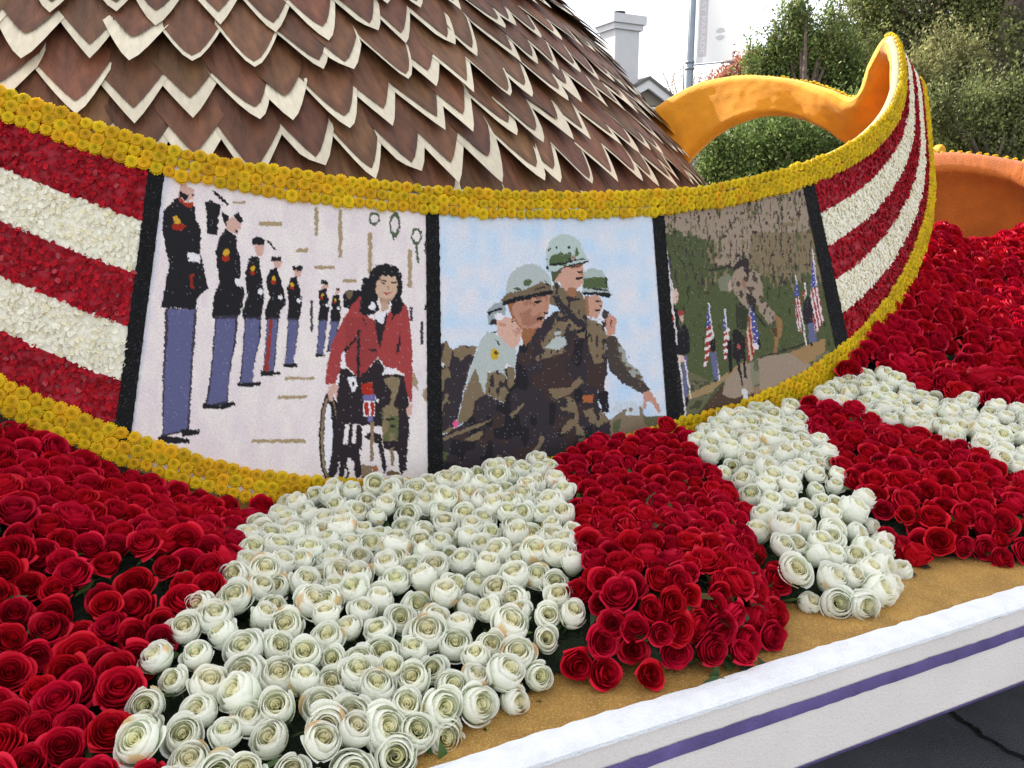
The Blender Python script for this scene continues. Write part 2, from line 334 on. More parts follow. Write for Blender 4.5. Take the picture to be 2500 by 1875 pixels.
p.poly(BLUE,(314,692),(440,694),(430,820),(420,960),(406,1262),(290,1290),(297,1000),(310,850)); p.poly(BK,(265,1296),(345,1300),(420,1312),(412,1332),(265,1330)); p.poly(BK,(375,1262),(466,1266),(462,1288),(380,1298))
p.poly(BK,(485,182),(515,172),(568,198),(556,245),(546,342),(498,328),(496,235)); p.poly(BK,(516,128),(536,128),(606,194),(596,202))
def marine(k, cap, face, jac, em, gl, tr, sh):
    p.poly(SKIN, *face); p.poly(BK, *cap); p.poly(BK, *jac)
    p.el(YEL, em[0], em[1], em[2]*.85, em[2]); p.el((158,50,34), em[0]-1, em[1]+em[2]*1.45, em[2], em[2]*.8)
    p.el(WHT, *gl); q = np.array(tr, float); c = q.mean(0); p.poly((62,58,70), *(c+(q-c)*1.07)); p.poly(BLUE, *(c+(q-c)*(.9, 1.0))); p.poly(BK, *sh)
marine(2, ((622,242),(650,230),(672,270),(657,287),(632,258)), ((592,262),(632,250),(664,286),(642,338),(588,312)),
 ((585,308),(637,345),(642,400),(657,450),(657,545),(634,550),(642,585),(668,580),(677,620),(657,720),(642,738),(521,736),(530,640),(557,560),(539,420),(560,350)), (590,425,18), (645,560,15),
 ((540,738),(640,738),(634,850),(605,1000),(595,1130),(492,1150),(518,1000),(530,850)), ((480,1140),(560,1150),(630,1130),(634,1150),(576,1169),(480,1166)))
p.poly(BK,(563,228),(602,246),(590,302),(580,280)); p.poly(BK,(628,305),(650,322),(640,332))
marine(3, ((708,362),(738,344),(773,362),(770,388),(718,388)), ((724,382),(772,385),(766,430),(735,447)), ((715,438),(747,447),(757,520),(767,600),(772,640),(757,738),(668,738),(664,700),(690,640),(679,520),(695,460)), (717,500,14), (752,607,13),
 ((680,740),(755,740),(748,850),(722,950),(715,1045),(656,1045),(670,900)), ((645,1043),(700,1045),(752,1038),(752,1055),(700,1063),(645,1060)))
p.poly(BK,(778,360),(796,368),(832,410),(822,416))
marine(4, ((803,442),(852,443),(852,466),(803,463)), ((810,463),(857,465),(846,500),(820,492)), ((795,503),(832,495),(852,560),(872,640),(874,670),(846,700),(846,740),(773,740),(775,700),(797,640),(779,560)), (818,548,12), (849,637,12),
 ((785,742),(840,742),(830,850),(815,1000),(765,1000),(779,850)), ((753,988),(846,988),(846,1004),(753,1012)))
p.poly((150,56,46),(796,742),(812,742),(792,990),(772,990))
marine(5, ((908,486),(953,488),(951,509),(908,507)), ((912,507),(951,508),(941,542),(920,537)), ((895,543),(927,538),(942,600),(952,660),(940,742),(879,742),(888,680),(879,600)), (903,575,10), (938,653,10),
 ((885,744),(935,744),(925,850),(910,950),(868,955),(880,850)), ((862,950),(928,953),(926,969),(862,967)))
marine(6, ((1040,553),(1079,558),(1076,576),(1040,571)), ((1048,574),(1076,574),(1066,602),(1044,592)), ((1030,608),(1062,590),(1077,640),(1082,700),(1072,747),(1027,747),(1035,680)), (1047,628,8), (1070,672,8),
 ((1030,747),(1073,747),(1060,830),(1050,910),(1018,912),(1028,830)), ((1017,905),(1061,908),(1059,919),(1017,919)))
marine(7, ((1112,590),(1132,594),(1131,603),(1112,600)), ((1110,600),(1132,600),(1126,622),(1109,618)), ((1095,630),(1127,620),(1137,690),(1132,752),(1087,752),(1092,690)), (1107,650,7), (1125,690,6),
 ((1087,752),(1129,752),(1112,830),(1097,880),(1072,895),(1080,820)), ((1072,890),(1095,885),(1093,893),(1072,899)))
p.poly(BK,(1145,630),(1160,604),(1235,600),(1242,542),(1264,542),(1257,620),(1182,692),(1150,684)); p.poly((112,94,74),(1160,606),(1192,606),(1186,642),(1160,637))
# seated figure
p.frame(700, 620, .3377); JK, DK = (160,66,66), (48,41,45)
p.el(BK,310,1330,78,325); p.el((140,118,92),308,1330,62,300); p.el(BK,312,1330,48,285); p.el(WHT,300,1330,30,250)
p.poly(DK,(385,1030),(425,1200),(405,1400),(360,1590),(290,1640),(330,1420),(352,1200))
p.poly(DK,(372,825),(432,828),(512,890),(612,808),(655,748),(712,830),(690,872),(800,872),(862,880),(872,1000),(884,1100),(884,1250),(864,1560),(822,1605),(800,1425),(700,1405),(690,1250),(600,1242),(420,1225),(352,1250),(366,1000))
p.poly(DK,(400,1380),(520,1360),(545,1600),(500,1640),(482,1500),(440,1470),(405,1650),(372,1600)); p.poly(DK,(680,1300),(726,1560),(702,1590),(655,1370),(560,1325),(600,1285)); p.el(DK,415,1585,36,66,.55); p.poly(DK,(455,1230),(480,1230),(470,1400),(440,1400)); p.poly(DK,(500,1240),(545,1240),(545,1420),(500,1400))
p.poly(DK,(560,1540),(660,1590),(700,1600),(660,1650),(540,1650))
p.poly((140,118,92),(606,1215),(632,1215),(628,1500),(602,1500)); p.poly((140,118,92),(540,1520),(620,1532),(606,1640),(540,1600)); p.poly((165,110,66),(610,1540),(650,1525),(668,1560),(630,1580))
p.poly((132,116,88),(700,905),(760,880),(822,900),(802,1000),(772,1095),(812,1120),(802,1350),(690,1350),(690,1112),(745,1090),(758,1000)); p.scatter((98,102,66),.62,40,60,2,(690,1110),(812,1120),(802,1350),(690,1350)); p.poly(BK,(712,1190),(780,1192),(778,1206),(714,1202)); p.poly(BK,(745,1240),(785,1242),(782,1256),(748,1255))
p.poly((132,116,88),(745,1400),(770,1400),(778,1530),(755,1530)); p.poly((110,92,62),(720,1575),(810,1570),(815,1600),(730,1605))
p.poly(WHT,(688,865),(718,828),(788,836),(806,862),(740,858),(690,880)); p.poly(WHT,(440,888),(500,890),(512,960),(470,1002)); p.el(DK,480,938,13,16); p.poly(WHT,(360,850),(378,850),(380,930),(360,925))
p.poly((165,48,36),(538,940),(620,925),(630,1020),(548,1020)); p.poly((112,104,152),(550,1022),(642,1018),(642,1062),(554,1066)); p.poly(WHT,(554,1064),(636,1060),(636,1172),(552,1172)); p.poly((165,48,36),(560,1075),(588,1075),(594,1120),(590,1170),(566,1155)); p.poly((165,48,36),(606,1070),(634,1070),(630,1172),(606,1160)); p.poly((112,104,152),(580,1172),(630,1172),(625,1210),(585,1210)); p.poly(WHT,(640,1030),(668,1060),(655,1080))
p.poly(JK,(532,308),(480,358),(420,450),(330,640),(290,830),(278,942),(352,942),(384,840),(420,690),(428,800),(500,882),(530,886),(612,802),(655,745),(720,822),(790,832),(850,872),(860,962),(890,1072),(906,1070),(912,900),(906,700),(892,480),(872,380),(830,338),(700,470),(640,480),(570,440))
x, y = p.uv(); m = p.sel(((420,450),(640,480),(660,740),(530,886),(430,800))); p.c[m] *= .93
p.poly(WHT,(400,720),(428,700),(420,800),(385,830)); p.poly(BK,(415,690),(505,600),(500,625),(430,705),(430,760))
p.poly(DK,(636,468),(700,482),(722,428),(734,430),(702,560),(672,685),(650,600)); p.poly(DK,(508,558),(531,552),(527,892),(505,892)); p.poly(DK,(828,560),(815,700),(796,735),(800,650)); p.poly(DK,(560,470),(585,530),(575,525),(545,460)); p.poly(DK,(585,680),(655,690),(650,706),(600,698)); p.poly(DK,(790,430),(735,520),(780,425))
p.poly(BK,(600,130),(650,85),(720,68),(790,90),(832,150),(838,250),(822,310),(848,370),(822,430),(768,456),(745,360),(700,350),(665,300),(655,350),(668,400),(640,432),(570,452),(528,420),(528,340),(560,280),(580,200))
p.poly((188,156,136),(670,330),(742,335),(735,400),(690,425)); p.poly((200,168,144),(648,205),(690,152),(742,135),(792,170),(802,250),(772,322),(730,362),(680,342),(645,280))
p.poly(BK,(690,150),(740,132),(770,150),(760,172),(740,150),(715,168)); p.poly((70,52,48),(664,178),(722,192),(720,202),(668,190)); p.poly((70,52,48),(754,206),(798,198),(796,212),(757,217)); p.poly((70,52,48),(672,200),(715,208),(712,216),(676,210)); p.poly((166,78,74),(698,276),(762,282),(742,295),(706,292)); p.poly((165,128,108),(728,215),(745,250),(725,256)); p.poly((170,140,118),(645,280),(680,342),(730,362),(770,320),(730,330),(680,315))
p.poly(WHT,(640,440),(722,424),(694,505),(655,492)); p.poly(WHT,(585,392),(622,343),(642,370),(634,412)); p.poly(WHT,(735,385),(752,335),(760,370))
p.poly(SKIN,(296,960),(350,938),(372,972),(362,1045),(340,1010),(335,1062),(310,1062)); p.poly(SKIN,(864,1120),(902,1078),(902,1160),(870,1182))
p.build('picture_panel', 'white seed picture of dark-jacketed figures in a row and a seated red-jacketed figure')
# -- panel two: three helmeted figures
p = Pic(BARS[1][1], BARS[2][0], (204,216,230)); p.frame(1000, 480, .434); BR, DK, LT = (124,108,84), (56,50,54), (178,186,182)
x, y = p.uv(); f = vnoise(x/110, y/70, 0)[:, None]; g = vnoise(x/60+9, y/90, 1)[:, None]; p.c += (f-.5)*np.array((22, 2, -8)) + (g-.6)*np.array((-22, -6, 6))
p.poly((132,115,94),(1090,1290),(1180,1212),(1230,1180),(1280,1205),(1300,1170),(1330,1250),(1440,1240),(1450,1480),(1090,1480)); p.poly((88,96,66),(1140,1265),(1190,1250),(1180,1325),(1145,1325)); p.poly((100,100,74),(1310,1235),(1425,1235),(1425,1290),(1330,1290)); p.scatter((196,206,214),.66,14,30,1,(1090,1150),(1330,1150),(1330,1230),(1090,1230))
p.poly(BR,(170,835),(205,812),(240,862),(300,835),(378,842),(360,910),(330,1000),(290,1160),(240,1320),(165,1340)); p.scatter(DK,.6,30,40,2,(170,835),(205,812),(240,862),(300,835),(378,842),(360,910),(330,1000),(290,1160),(240,1320),(165,1340))
p.poly(DK,(352,880),(310,900),(240,980),(215,1060),(240,1140),(200,1200),(165,1340),(262,1275),(312,1050)); p.el((205,205,205),188,945,9,14)
p.poly(BR,(310,1090),(370,950),(450,990),(590,950),(592,1050),(530,1160),(430,1110),(410,1210),(350,1250),(262,1290))
p.poly(DK,(620,840),(700,760),(760,690),(830,640),(990,690),(1105,790),(1112,1000),(1055,1065),(1062,1180),(1125,1260),(1135,1480),(980,1560),(480,1600),(165,1600),(170,1350),(262,1300),(350,1245),(365,1150),(430,1110),(530,1165),(590,1055),(600,900))
p.scatter((66,52,50),.55,60,80,1,(620,840),(990,690),(1112,1000),(1135,1480),(480,1600),(165,1600),(262,1300),(590,1055)); p.scatter((40,38,42),.62,50,70,3,(620,840),(990,690),(1112,1000),(1135,1480),(480,1600),(165,1600),(262,1300),(590,1055))
for q in (((838,640),(905,680),(975,742),(880,762),(772,862),(880,840),(860,880),(720,925),(700,905),(760,872),(735,830),(800,742)), ((1000,680),(1092,722),(1112,800),(1090,932),(1042,942),(1010,862),(1000,780)), ((778,1082),(900,1072),(958,1012),(978,1042),(900,1112),(820,1142)), ((828,1152),(900,1122),(932,1150),(962,1262),(920,1300),(850,1342),(862,1300),(912,1240),(858,1200)), ((928,1270),(972,1290),(1012,1445),(982,1452),(940,1345)), ((980,1205),(1062,1182),(1125,1262),(1062,1302),(1000,1262)), ((190,1355),(300,1310),(470,1248),(400,1292),(260,1345),(190,1375)), ((300,1372),(400,1318),(425,1328),(384,1372)), ((635,1485),(715,1405),(738,1340),(762,1362),(702,1472),(640,1515)), ((495,1452),(562,1482),(540,1502),(488,1482)), ((590,1480),(610,1520),(600,1540),(580,1510)), ((930,770),(990,760),(985,800),(950,790)), ((560,1230),(640,1160),(650,1170),(575,1245))): p.poly(BR, *q)
p.scatter(DK,.68,16,30,2,(800,600),(1112,700),(1112,940),(700,930)); p.scatter(DK,.66,20,26,0,(828,1130),(1125,1180),(1125,1450),(840,1340))
p.poly(LT,(756,852),(822,788),(872,788),(884,832),(842,862),(790,860)); p.poly(LT,(820,760),(850,755),(845,780),(815,782)); p.poly((168,98,60),(975,1118),(1032,1113),(1030,1157),(975,1160))
p.poly(LT,(440,756),(520,790),(602,862),(592,962),(540,940),(522,1000),(440,982),(422,1112),(394,1040),(372,960),(314,1090),(354,930),(394,820)); p.poly(BR,(470,985),(580,955),(582,1060),(520,1150),(450,1110),(425,1090),(440,1010)); p.scatter(DK,.66,16,34,1,(470,985),(580,955),(582,1060),(520,1150),(425,1090)); p.poly(LT,(508,940),(560,1040),(530,1000),(500,990))
p.poly(BK,(470,790),(520,840),(500,835)); p.poly(BK,(455,765),(490,755),(485,770)); p.el((196,164,48),480,885,24,32); p.el((90,76,40),486,880,9,12)
p.poly((72,64,60),(1108,780),(1160,788),(1212,930),(1310,1030),(1352,1082),(1312,1112),(1200,1052),(1130,982),(1108,900)); p.poly((152,155,148),(1165,798),(1212,870),(1222,930),(1292,980),(1322,1040),(1250,1012),(1190,920)); p.scatter((98,84,64),.6,18,22,3,(1160,788),(1322,1040),(1300,1070),(1180,920))
p.poly((192,142,124),(1314,1095),(1352,1088),(1388,1140),(1414,1212),(1396,1218),(1358,1150),(1332,1152),(1326,1202),(1310,1196),(1318,1140))
p.poly((116,101,80),(815,478),(900,540),(962,528),(992,600),(1002,702),(930,692),(830,622),(778,602),(790,540)); p.scatter(DK,.66,14,34,0,(815,478),(962,528),(1002,702),(830,622)); p.poly(DK,(800,558),(832,560),(942,680),(984,702),(960,742),(850,652))
p.poly((154,108,82),(850,470),(945,510),(928,572),(900,562),(870,520)); p.poly((198,154,134),(812,432),(870,400),(972,374),(982,420),(976,492),(942,516),(900,510),(880,532),(840,482),(818,482))
p.poly((82,86,62),(798,420),(862,398),(850,432),(815,472),(820,500),(800,470)); p.poly(BK,(944,418),(978,416),(976,430),(946,433)); p.poly(BK,(938,454),(976,450),(974,466),(942,467)); p.poly((120,84,66),(900,395),(972,376),(972,392),(905,405)); p.poly((160,116,92),(962,420),(975,430),(975,445),(960,440))
p.poly((178,194,188),(768,302),(788,250),(830,215),(876,209),(932,225),(966,270),(990,330),(1008,364),(900,387),(860,397),(820,422),(775,428),(766,360)); p.poly((84,100,68),(783,367),(800,330),(838,325),(850,308),(870,325),(906,310),(910,350),(880,387),(800,382)); p.poly((84,100,68),(930,290),(942,280),(955,330),(930,335)); p.poly((150,128,112),(912,335),(935,330),(935,352),(912,355)); p.poly(BK,(788,378),(850,372),(982,344),(986,352),(850,384),(788,390)); p.poly(BK,(862,392),(1008,361),(1006,371),(866,402))
for c in ((827,290,8),(897,283,8),(790,292,6),(780,300,5),(775,400,8),(772,350,4),(905,352,7)): p.el(BK, c[0], c[1], c[2], c[2]*1.2)
p.poly((150,160,162),(438,642),(480,600),(532,588),(545,660),(505,682),(492,722),(442,722)); p.poly(BK,(440,650),(470,635),(520,628),(520,640),(470,648),(448,672)); p.poly(DK,(455,690),(490,690),(488,720),(450,720))
p.poly((152,100,68),(545,595),(605,572),(640,740),(720,738),(682,802),(652,842),(632,800),(575,680)); p.poly((182,134,112),(572,640),(600,590),(660,575),(782,548),(790,600),(778,640),(785,655),(765,665),(752,700),(742,736),(690,742),(640,742),(600,702))
p.scatter((160,112,92),.6,26,20,2,(600,590),(782,548),(752,700),(640,742)); p.poly(BK,(700,590),(742,584),(740,597),(706,602)); p.poly(BK,(714,682),(757,676),(754,690),(718,693)); p.poly(BK,(758,652),(784,655),(760,664)); p.poly((120,84,66),(700,575),(748,564),(745,575))
p.poly((176,184,182),(542,575),(544,490),(570,430),(620,390),(680,376),(742,394),(782,440),(802,490),(808,532),(700,542),(620,562)); p.el((86,100,68),665,485,24,18); p.el((86,100,68),605,520,18,8); p.poly((116,100,80),(545,545),(640,525),(700,500),(745,480),(790,495),(808,534),(700,547),(600,572),(518,602),(514,582)); p.poly(BK,(518,592),(600,564),(800,524),(812,545),(620,588),(528,614)); p.poly(BK,(700,520),(760,505),(760,513),(700,528)); p.poly(BK,(760,470),(800,500),(770,500)); p.poly(BK,(590,525),(622,520),(622,530))
p.poly((208,168,150),(488,690),(530,668),(580,690),(608,720),(634,752),(612,842),(572,852),(520,802),(490,762)); p.el(WHT,508,675,26,18); p.el(BK,580,702,10,7); p.poly(BK,(600,740),(628,745),(610,752)); p.scatter((190,140,122),.72,20,20,3,(488,690),(634,752),(572,852))
p.poly((152,108,82),(985,558),(1012,558),(1022,690),(995,662)); p.poly((192,148,126),(1005,562),(1060,553),(1088,592),(1082,625),(1076,642),(1052,688),(1010,672)); p.poly(BK,(1044,632),(1072,635),(1066,646),(1048,643)); p.poly(BK,(1048,585),(1080,588),(1076,596),(1050,593)); p.poly(BK,(1062,612),(1082,612),(1075,622))
p.poly((168,181,175),(984,420),(1030,401),(1080,414),(1106,450),(1116,520),(1138,551),(1050,546),(972,546),(974,480)); p.poly((82,97,64),(978,462),(1040,450),(1102,456),(1111,516),(978,512)); p.poly(BK,(1098,440),(1110,460),(1120,525),(1108,500)); p.poly(BK,(972,533),(1120,540),(1138,551),(1112,571),(1060,556),(978,549)); p.poly(BK,(1000,512),(1118,520),(1118,532),(1000,518))
p.poly((72,62,60),(1085,630),(1125,650),(1105,700),(1085,680)); p.poly((194,143,125),(1104,692),(1130,654),(1164,692),(1156,772),(1110,792)); p.poly((90,60,56),(1132,690),(1140,690),(1134,740),(1128,730)); p.poly(WHT,(1068,690),(1095,692),(1095,702),(1072,700))
p.el((218,92,142),258,1280,16,20); p.poly((84,92,60),(165,1430),(215,1440),(205,1480),(165,1500))
p.build('picture_panel', 'pale blue seed picture of three helmeted figures leaning on each other')
# -- panel three: figure crossing a path between flags
p = Pic(BARS[2][1], BARS[3][0], (80,88,58)); p.frame(1610, 520, .3376); TP, DK = (152,135,118), (58,50,50)
x, y = p.uv(); f = vnoise(x/130, y/60, 0) + .35*vnoise(x/16, y/40, 1); lim = np.where(x < 400, 170, np.where(x < 720, 330, 420)); top = y < lim + 160*(f-.65)
p.c[top] = TP; m = top & (x+90*(vnoise(x/50, y/70, 1)-.5) > 640) & (y+160*(vnoise(x/60+7, y/40, 2)-.5) > 120); p.c[m] = (128,113,88)
st = vnoise(x/9, y/34, 2); p.c[(st > .73) & (y < 520)] = (66,56,54); p.c[(st > .83) & (y >= 520) & (y < 1000)] = (58,62,42); st = vnoise(x/12+40, y/44, 3); p.c[(st > .72) & (y < 560) & (x > 330)] = (128,113,88); p.c[(st > .8) & top] = (86,92,62)
for q in (((560,30),(570,30),(440,190),(432,190)),((715,0),(722,0),(748,180),(740,180)),((885,0),(893,0),(880,300),(872,300)),((100,280),(106,276),(190,380),(184,385))): p.poly(DK, *q)
p.poly((104,101,76),(60,1180),(230,1150),(380,1230),(390,1290),(250,1490),(60,1680)); p.scatter((70,74,56),.55,34,22,0,(60,1180),(380,1230),(250,1490),(60,1680)); p.poly((152,129,92),(200,1312),(380,1228),(500,1150),(620,1065),(645,1100),(480,1202),(380,1292),(210,1352))
p.poly(TP,(445,1305),(480,1200),(560,1130),(720,1048),(930,1008),(1105,1100),(1000,1232),(880,1272),(700,1292),(520,1345)); p.poly((154,124,86),(940,1010),(1195,905),(1205,990),(1132,1062),(1062,1092)); p.poly((116,113,90),(1130,1035),(1228,998),(1240,1065),(1182,1095),(1100,1120))
p.poly((80,64,52),(100,1680),(240,1570),(330,1390),(470,1228),(458,1312),(530,1347),(700,1290),(880,1265),(985,1258),(980,1330),(740,1460),(520,1560),(380,1650)); p.poly((206,202,202),(594,1275),(632,1268),(668,1480),(640,1490)); p.poly(DK,(720,1045),(1080,930),(1080,942),(725,1055))
FB, FR, FW = (74,80,142), (150,56,50), (216,206,206)
p.poly(FW,(38,570),(80,540),(104,790),(48,810)); p.stars(FW, FB, 22,(22,390),(55,300),(72,350),(82,545),(42,585))
for q in (((38,600),(76,588),(78,626),(42,642)),((42,682),(86,664),(90,702),(45,717)),((46,757),(100,735),(102,782),(48,802))): p.poly((142,52,40), *q)
p.poly(BK,(100,660),(132,700),(142,800),(152,880),(162,1030),(142,1060),(182,1482),(128,1492),(100,1080),(58,1000),(48,812),(100,790)); p.poly(BK,(150,832),(182,800),(217,880),(222,1012),(150,1032)); p.poly((140,52,40),(50,890),(70,890),(72,1040),(60,1040))
p.poly((208,178,162),(88,562),(126,550),(137,612),(120,664),(95,642)); p.el(BK,122,605,6,5); p.poly((152,62,62),(134,706),(177,704),(177,740),(138,747)); p.poly((196,162,146),(145,745),(173,740),(171,792),(150,782)); p.poly((98,101,134),(165,1030),(202,1030),(207,1200),(202,1332),(180,1332),(170,1200)); p.poly(BK,(178,1330),(212,1330),(208,1392),(184,1390)); p.poly((208,178,162),(132,1030),(180,1030),(184,1075),(135,1080))
for q in (((42,250),(52,250),(134,948),(122,950)),((138,1040),(148,1040),(198,1480),(186,1482)),((178,1060),(188,1060),(234,1340),(223,1346)),((82,480),(92,480),(106,600),(96,600))): p.poly(FW, *q)
def flag(bl, stp, pole, d, per): p.stars(FW, FB, 17, *bl); p.striped(FR, FW, d[0], d[1], per, *stp); p.poly(FW, *pole)
flag(((338,840),(352,648),(378,800),(352,860)), ((338,835),(378,800),(390,850),(368,1000),(336,1115),(322,1105)), ((350,648),(358,648),(437,1205),(427,1210)), (.5, .85), 46)
p.poly(BK,(365,920),(402,898),(408,1002),(365,1004)); p.poly((98,101,134),(368,1010),(412,1004),(427,1202),(394,1222)); p.poly(BK,(392,1210),(422,1205),(410,1228))
flag(((460,812),(470,688),(494,800),(482,860)), ((464,860),(503,830),(503,920),(487,1075),(468,1052)), ((468,688),(476,688),(527,1142),(517,1147)), (.4, .9), 44); p.poly(BK,(490,920),(522,918),(527,1142),(503,1162))
p.poly((44,40,42),(528,850),(560,838),(622,900),(622,1052),(560,1072),(528,1042)); p.el((170,80,80),575,965,14,16); p.poly((44,40,42),(555,1060),(580,1060),(605,1250),(598,1250),(570,1130)); p.poly((44,40,42),(605,1050),(622,1050),(632,1200),(610,1190))
p.poly((56,60,46),(548,660),(612,640),(642,720),(622,852),(560,832)); p.poly((122,124,102),(418,480),(500,440),(532,480),(522,572),(440,562)); p.poly(DK,(350,410),(500,380),(545,385),(545,400),(480,398),(360,425)); p.poly((178,150,140),(495,495),(515,480),(525,560),(500,565))
p.poly(TP,(525,540),(530,440),(560,390),(612,374),(642,400),(722,430),(742,520),(754,600),(712,642),(652,622),(642,692),(600,662),(560,600)); p.scatter((78,66,60),.62,22,34,1,(525,540),(560,390),(642,400),(722,430),(754,600),(640,690)); p.poly(DK,(528,390),(580,338),(642,328),(652,372),(642,462),(602,382),(562,402),(530,422)); p.poly((150,112,92),(598,470),(632,500),(620,560),(600,520))
p.poly(TP,(698,640),(762,638),(832,720),(852,740),(800,822),(720,702)); p.scatter((78,66,60),.66,20,26,0,(698,640),(762,638),(852,740),(800,822)); p.poly((144,110,74),(830,718),(888,778),(888,870),(862,922),(847,1012),(824,1012),(834,890),(798,842),(850,830)); p.poly((86,66,48),(805,835),(850,835),(850,900),(832,890)); p.poly((56,50,46),(620,568),(702,622),(692,722),(782,822),(742,802),(662,702))
p.stars(FW, FB, 24,(655,658),(692,750),(722,900),(717,985),(668,962),(660,800)); p.striped((150,56,50),(196,170,150),1,-.12,34,(650,668),(665,800),(682,962),(692,992),(667,1074),(640,1074),(628,880)); p.poly(FW,(675,940),(717,948),(714,988),(680,986)); p.poly(BK,(715,900),(738,960),(725,1000))
p.poly((97,97,77),(650,1072),(717,1060),(728,1252),(670,1262)); p.scatter((130,126,104),.6,26,34,2,(650,1072),(717,1060),(728,1252),(670,1262)); p.poly((142,117,92),(678,1260),(722,1255),(758,1372),(690,1372))
flag(((1092,530),(1108,330),(1148,520),(1100,545)), ((1093,552),(1147,530),(1190,772),(1132,876),(1110,760)), ((1101,258),(1110,258),(1142,520),(1132,522)), (1, -.2), 24)
flag(((978,600),(985,458),(1013,600)), ((978,612),(1017,600),(1027,700),(1022,876),(1000,842)), ((980,450),(988,450),(1000,520),(992,520)), (1, -.15), 17)
p.poly((46,43,46),(1050,622),(1082,600),(1112,700),(1112,792),(1060,812),(1033,720)); p.poly((98,101,134),(1073,800),(1117,790),(1137,922),(1090,952)); p.poly(BK,(1088,940),(1112,935),(1110,958),(1090,958)); p.poly((150,60,58),(1033,570),(1058,565),(1057,592),(1036,594)); p.poly((200,165,150),(1040,594),(1056,592),(1056,625),(1044,622)); p.poly(FW,(1050,500),(1058,500),(1066,602),(1058,602)); p.poly(FW,(1019,710),(1027,710),(1068,955),(1058,957))
p.build('picture_panel', 'dark green seed picture of a figure striding past flags and bystanders')

# ---- chrysanthemum borders
def mum_mesh(name, seed):
    r = random.Random(seed); V, F, C = [], [], []
    def ringverts(rad, z, n): return [(rad*math.cos(2*math.pi*i/n), rad*math.sin(2*math.pi*i/n), z) for i in range(n)]
    # body
    n = 14; prof = [(.40, -.18), (.50, .02), (.42, .20), (.24, .25), (.10, .19)]
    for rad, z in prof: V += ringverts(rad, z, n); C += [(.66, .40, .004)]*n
    for k in range(len(prof)-1):
        for i in range(n): F.append((k*n+i, k*n+(i+1) % n, (k+1)*n+(i+1) % n, (k+1)*n+i))
    b = len(V); V.append((0, 0, .16)); C.append((.34, .38, .015))
    for i in range(n): F.append(((len(prof)-1)*n+i, (len(prof)-1)*n+(i+1) % n, b))
    for ring, (rad, z, cnt, ln, tilt) in enumerate(((.47, .04, 17, .13, .25), (.40, .17, 15, .13, .75), (.29, .245, 13, .12, 1.1), (.18, .245, 9, .10, 1.35), (.09, .22, 6, .08, 1.45))):
        for i in range(cnt):
            a = 2*math.pi*(i+.5*(ring % 2)+r.uniform(-.2, .2))/cnt; l = ln*r.uniform(.8, 1.25); w_ = rad*2*math.pi/cnt*.62+.012
            d = Vector((math.cos(a), math.sin(a), 0)); t = Vector((-d.y, d.x, 0)); up = Vector((0, 0, 1)); g = d*math.cos(tilt)+up*math.sin(tilt)
            o = d*(rad-.04)+up*(z-.03); b = len(V); k = r.uniform(.8, 1.12)
            V += [tuple(o-t*w_*.4), tuple(o+t*w_*.4), tuple(o+g*l*.7+t*w_*.55), tuple(o+g*l*.7-t*w_*.55), tuple(o+g*l*1.1-d*.012)]
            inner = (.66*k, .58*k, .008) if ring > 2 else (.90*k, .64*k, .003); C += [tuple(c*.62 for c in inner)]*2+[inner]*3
            F += [(b, b+1, b+2, b+3), (b+3, b+2, b+4)]
    return V, F, C
MUMS = [mum_mesh('chrysanthemum', i) for i in range(4)]
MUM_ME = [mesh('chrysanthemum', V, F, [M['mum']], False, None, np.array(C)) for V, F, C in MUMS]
spots = []
def border(vedge, sgn, s0, s1, rows, diam, edge):
    ss, L_ = arc(lambda q: ribn(q, np.full(len(q), vedge))[0], s0, s1, 900); total = L_[-1]
    wd_s = np.linalg.norm(interp(BW, ss)-interp(AW, ss), axis=1)
    for r_ in range(rows):
        d = (diam*.5*(r_ % 2)*.3)
        while d < total:
            s_ = float(np.interp(d, L_, ss)); wd_ = float(np.interp(s_, ss, wd_s)); dd = diam*rng.uniform(.88, 1.16)
            dist = edge + diam*.86*r_ + rng.normal(0, .0022); vv = vedge + sgn*dist/wd_
            spots.append((s_, vv, dd)); d += diam*.93*rng.uniform(.94, 1.05)
border(0., 1, 0.9, 15.6, 3, .0345, .006); border(1., -1, 0.9, 15.3, 3, .0345, .012); border(0., 1, 18.1, 25, 2, .034, .0)
sv = np.array([a for a, _, _ in spots]); vv = np.array([b for _, b, _ in spots]); P, N = ribn(sv, vv, .007)
px, py, pd = proj(P); size = np.array([c for *_, c in spots])/pd
vis = (px > -40) & (px < 2540) & (py > -40) & (py < 1915) & (np.einsum('ij,ij->i', N, np.array((0, 0, CAMZ))-P) > 0) & ~((vv > .5) & (px > 900) & (px < 1680))
order = np.argsort(-(size*vis)); keep = set(order[:300].tolist()); allV, allF, allC, nb = [], [], [], 0
for i, (s_, v_, dd) in enumerate(spots):
    q = Vector(nrm(N[i]+rng.normal(0, .10, 3))).to_track_quat('Z', 'Y').to_matrix() @ Matrix.Rotation(rng.uniform(0, 6.28), 3, 'Z'); k = i % 4
    if i in keep:
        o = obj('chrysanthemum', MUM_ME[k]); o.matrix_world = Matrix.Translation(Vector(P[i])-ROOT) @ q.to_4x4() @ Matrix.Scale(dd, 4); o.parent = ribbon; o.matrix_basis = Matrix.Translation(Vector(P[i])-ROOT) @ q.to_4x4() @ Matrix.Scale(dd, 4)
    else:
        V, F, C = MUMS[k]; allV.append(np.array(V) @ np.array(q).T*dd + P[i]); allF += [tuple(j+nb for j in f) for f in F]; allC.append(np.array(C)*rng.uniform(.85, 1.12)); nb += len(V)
rpart('chrysanthemum_border', mesh('chrysanthemum_border', np.concatenate(allV), allF, [M['mum']], False, None, np.concatenate(allC)), 'stuff')
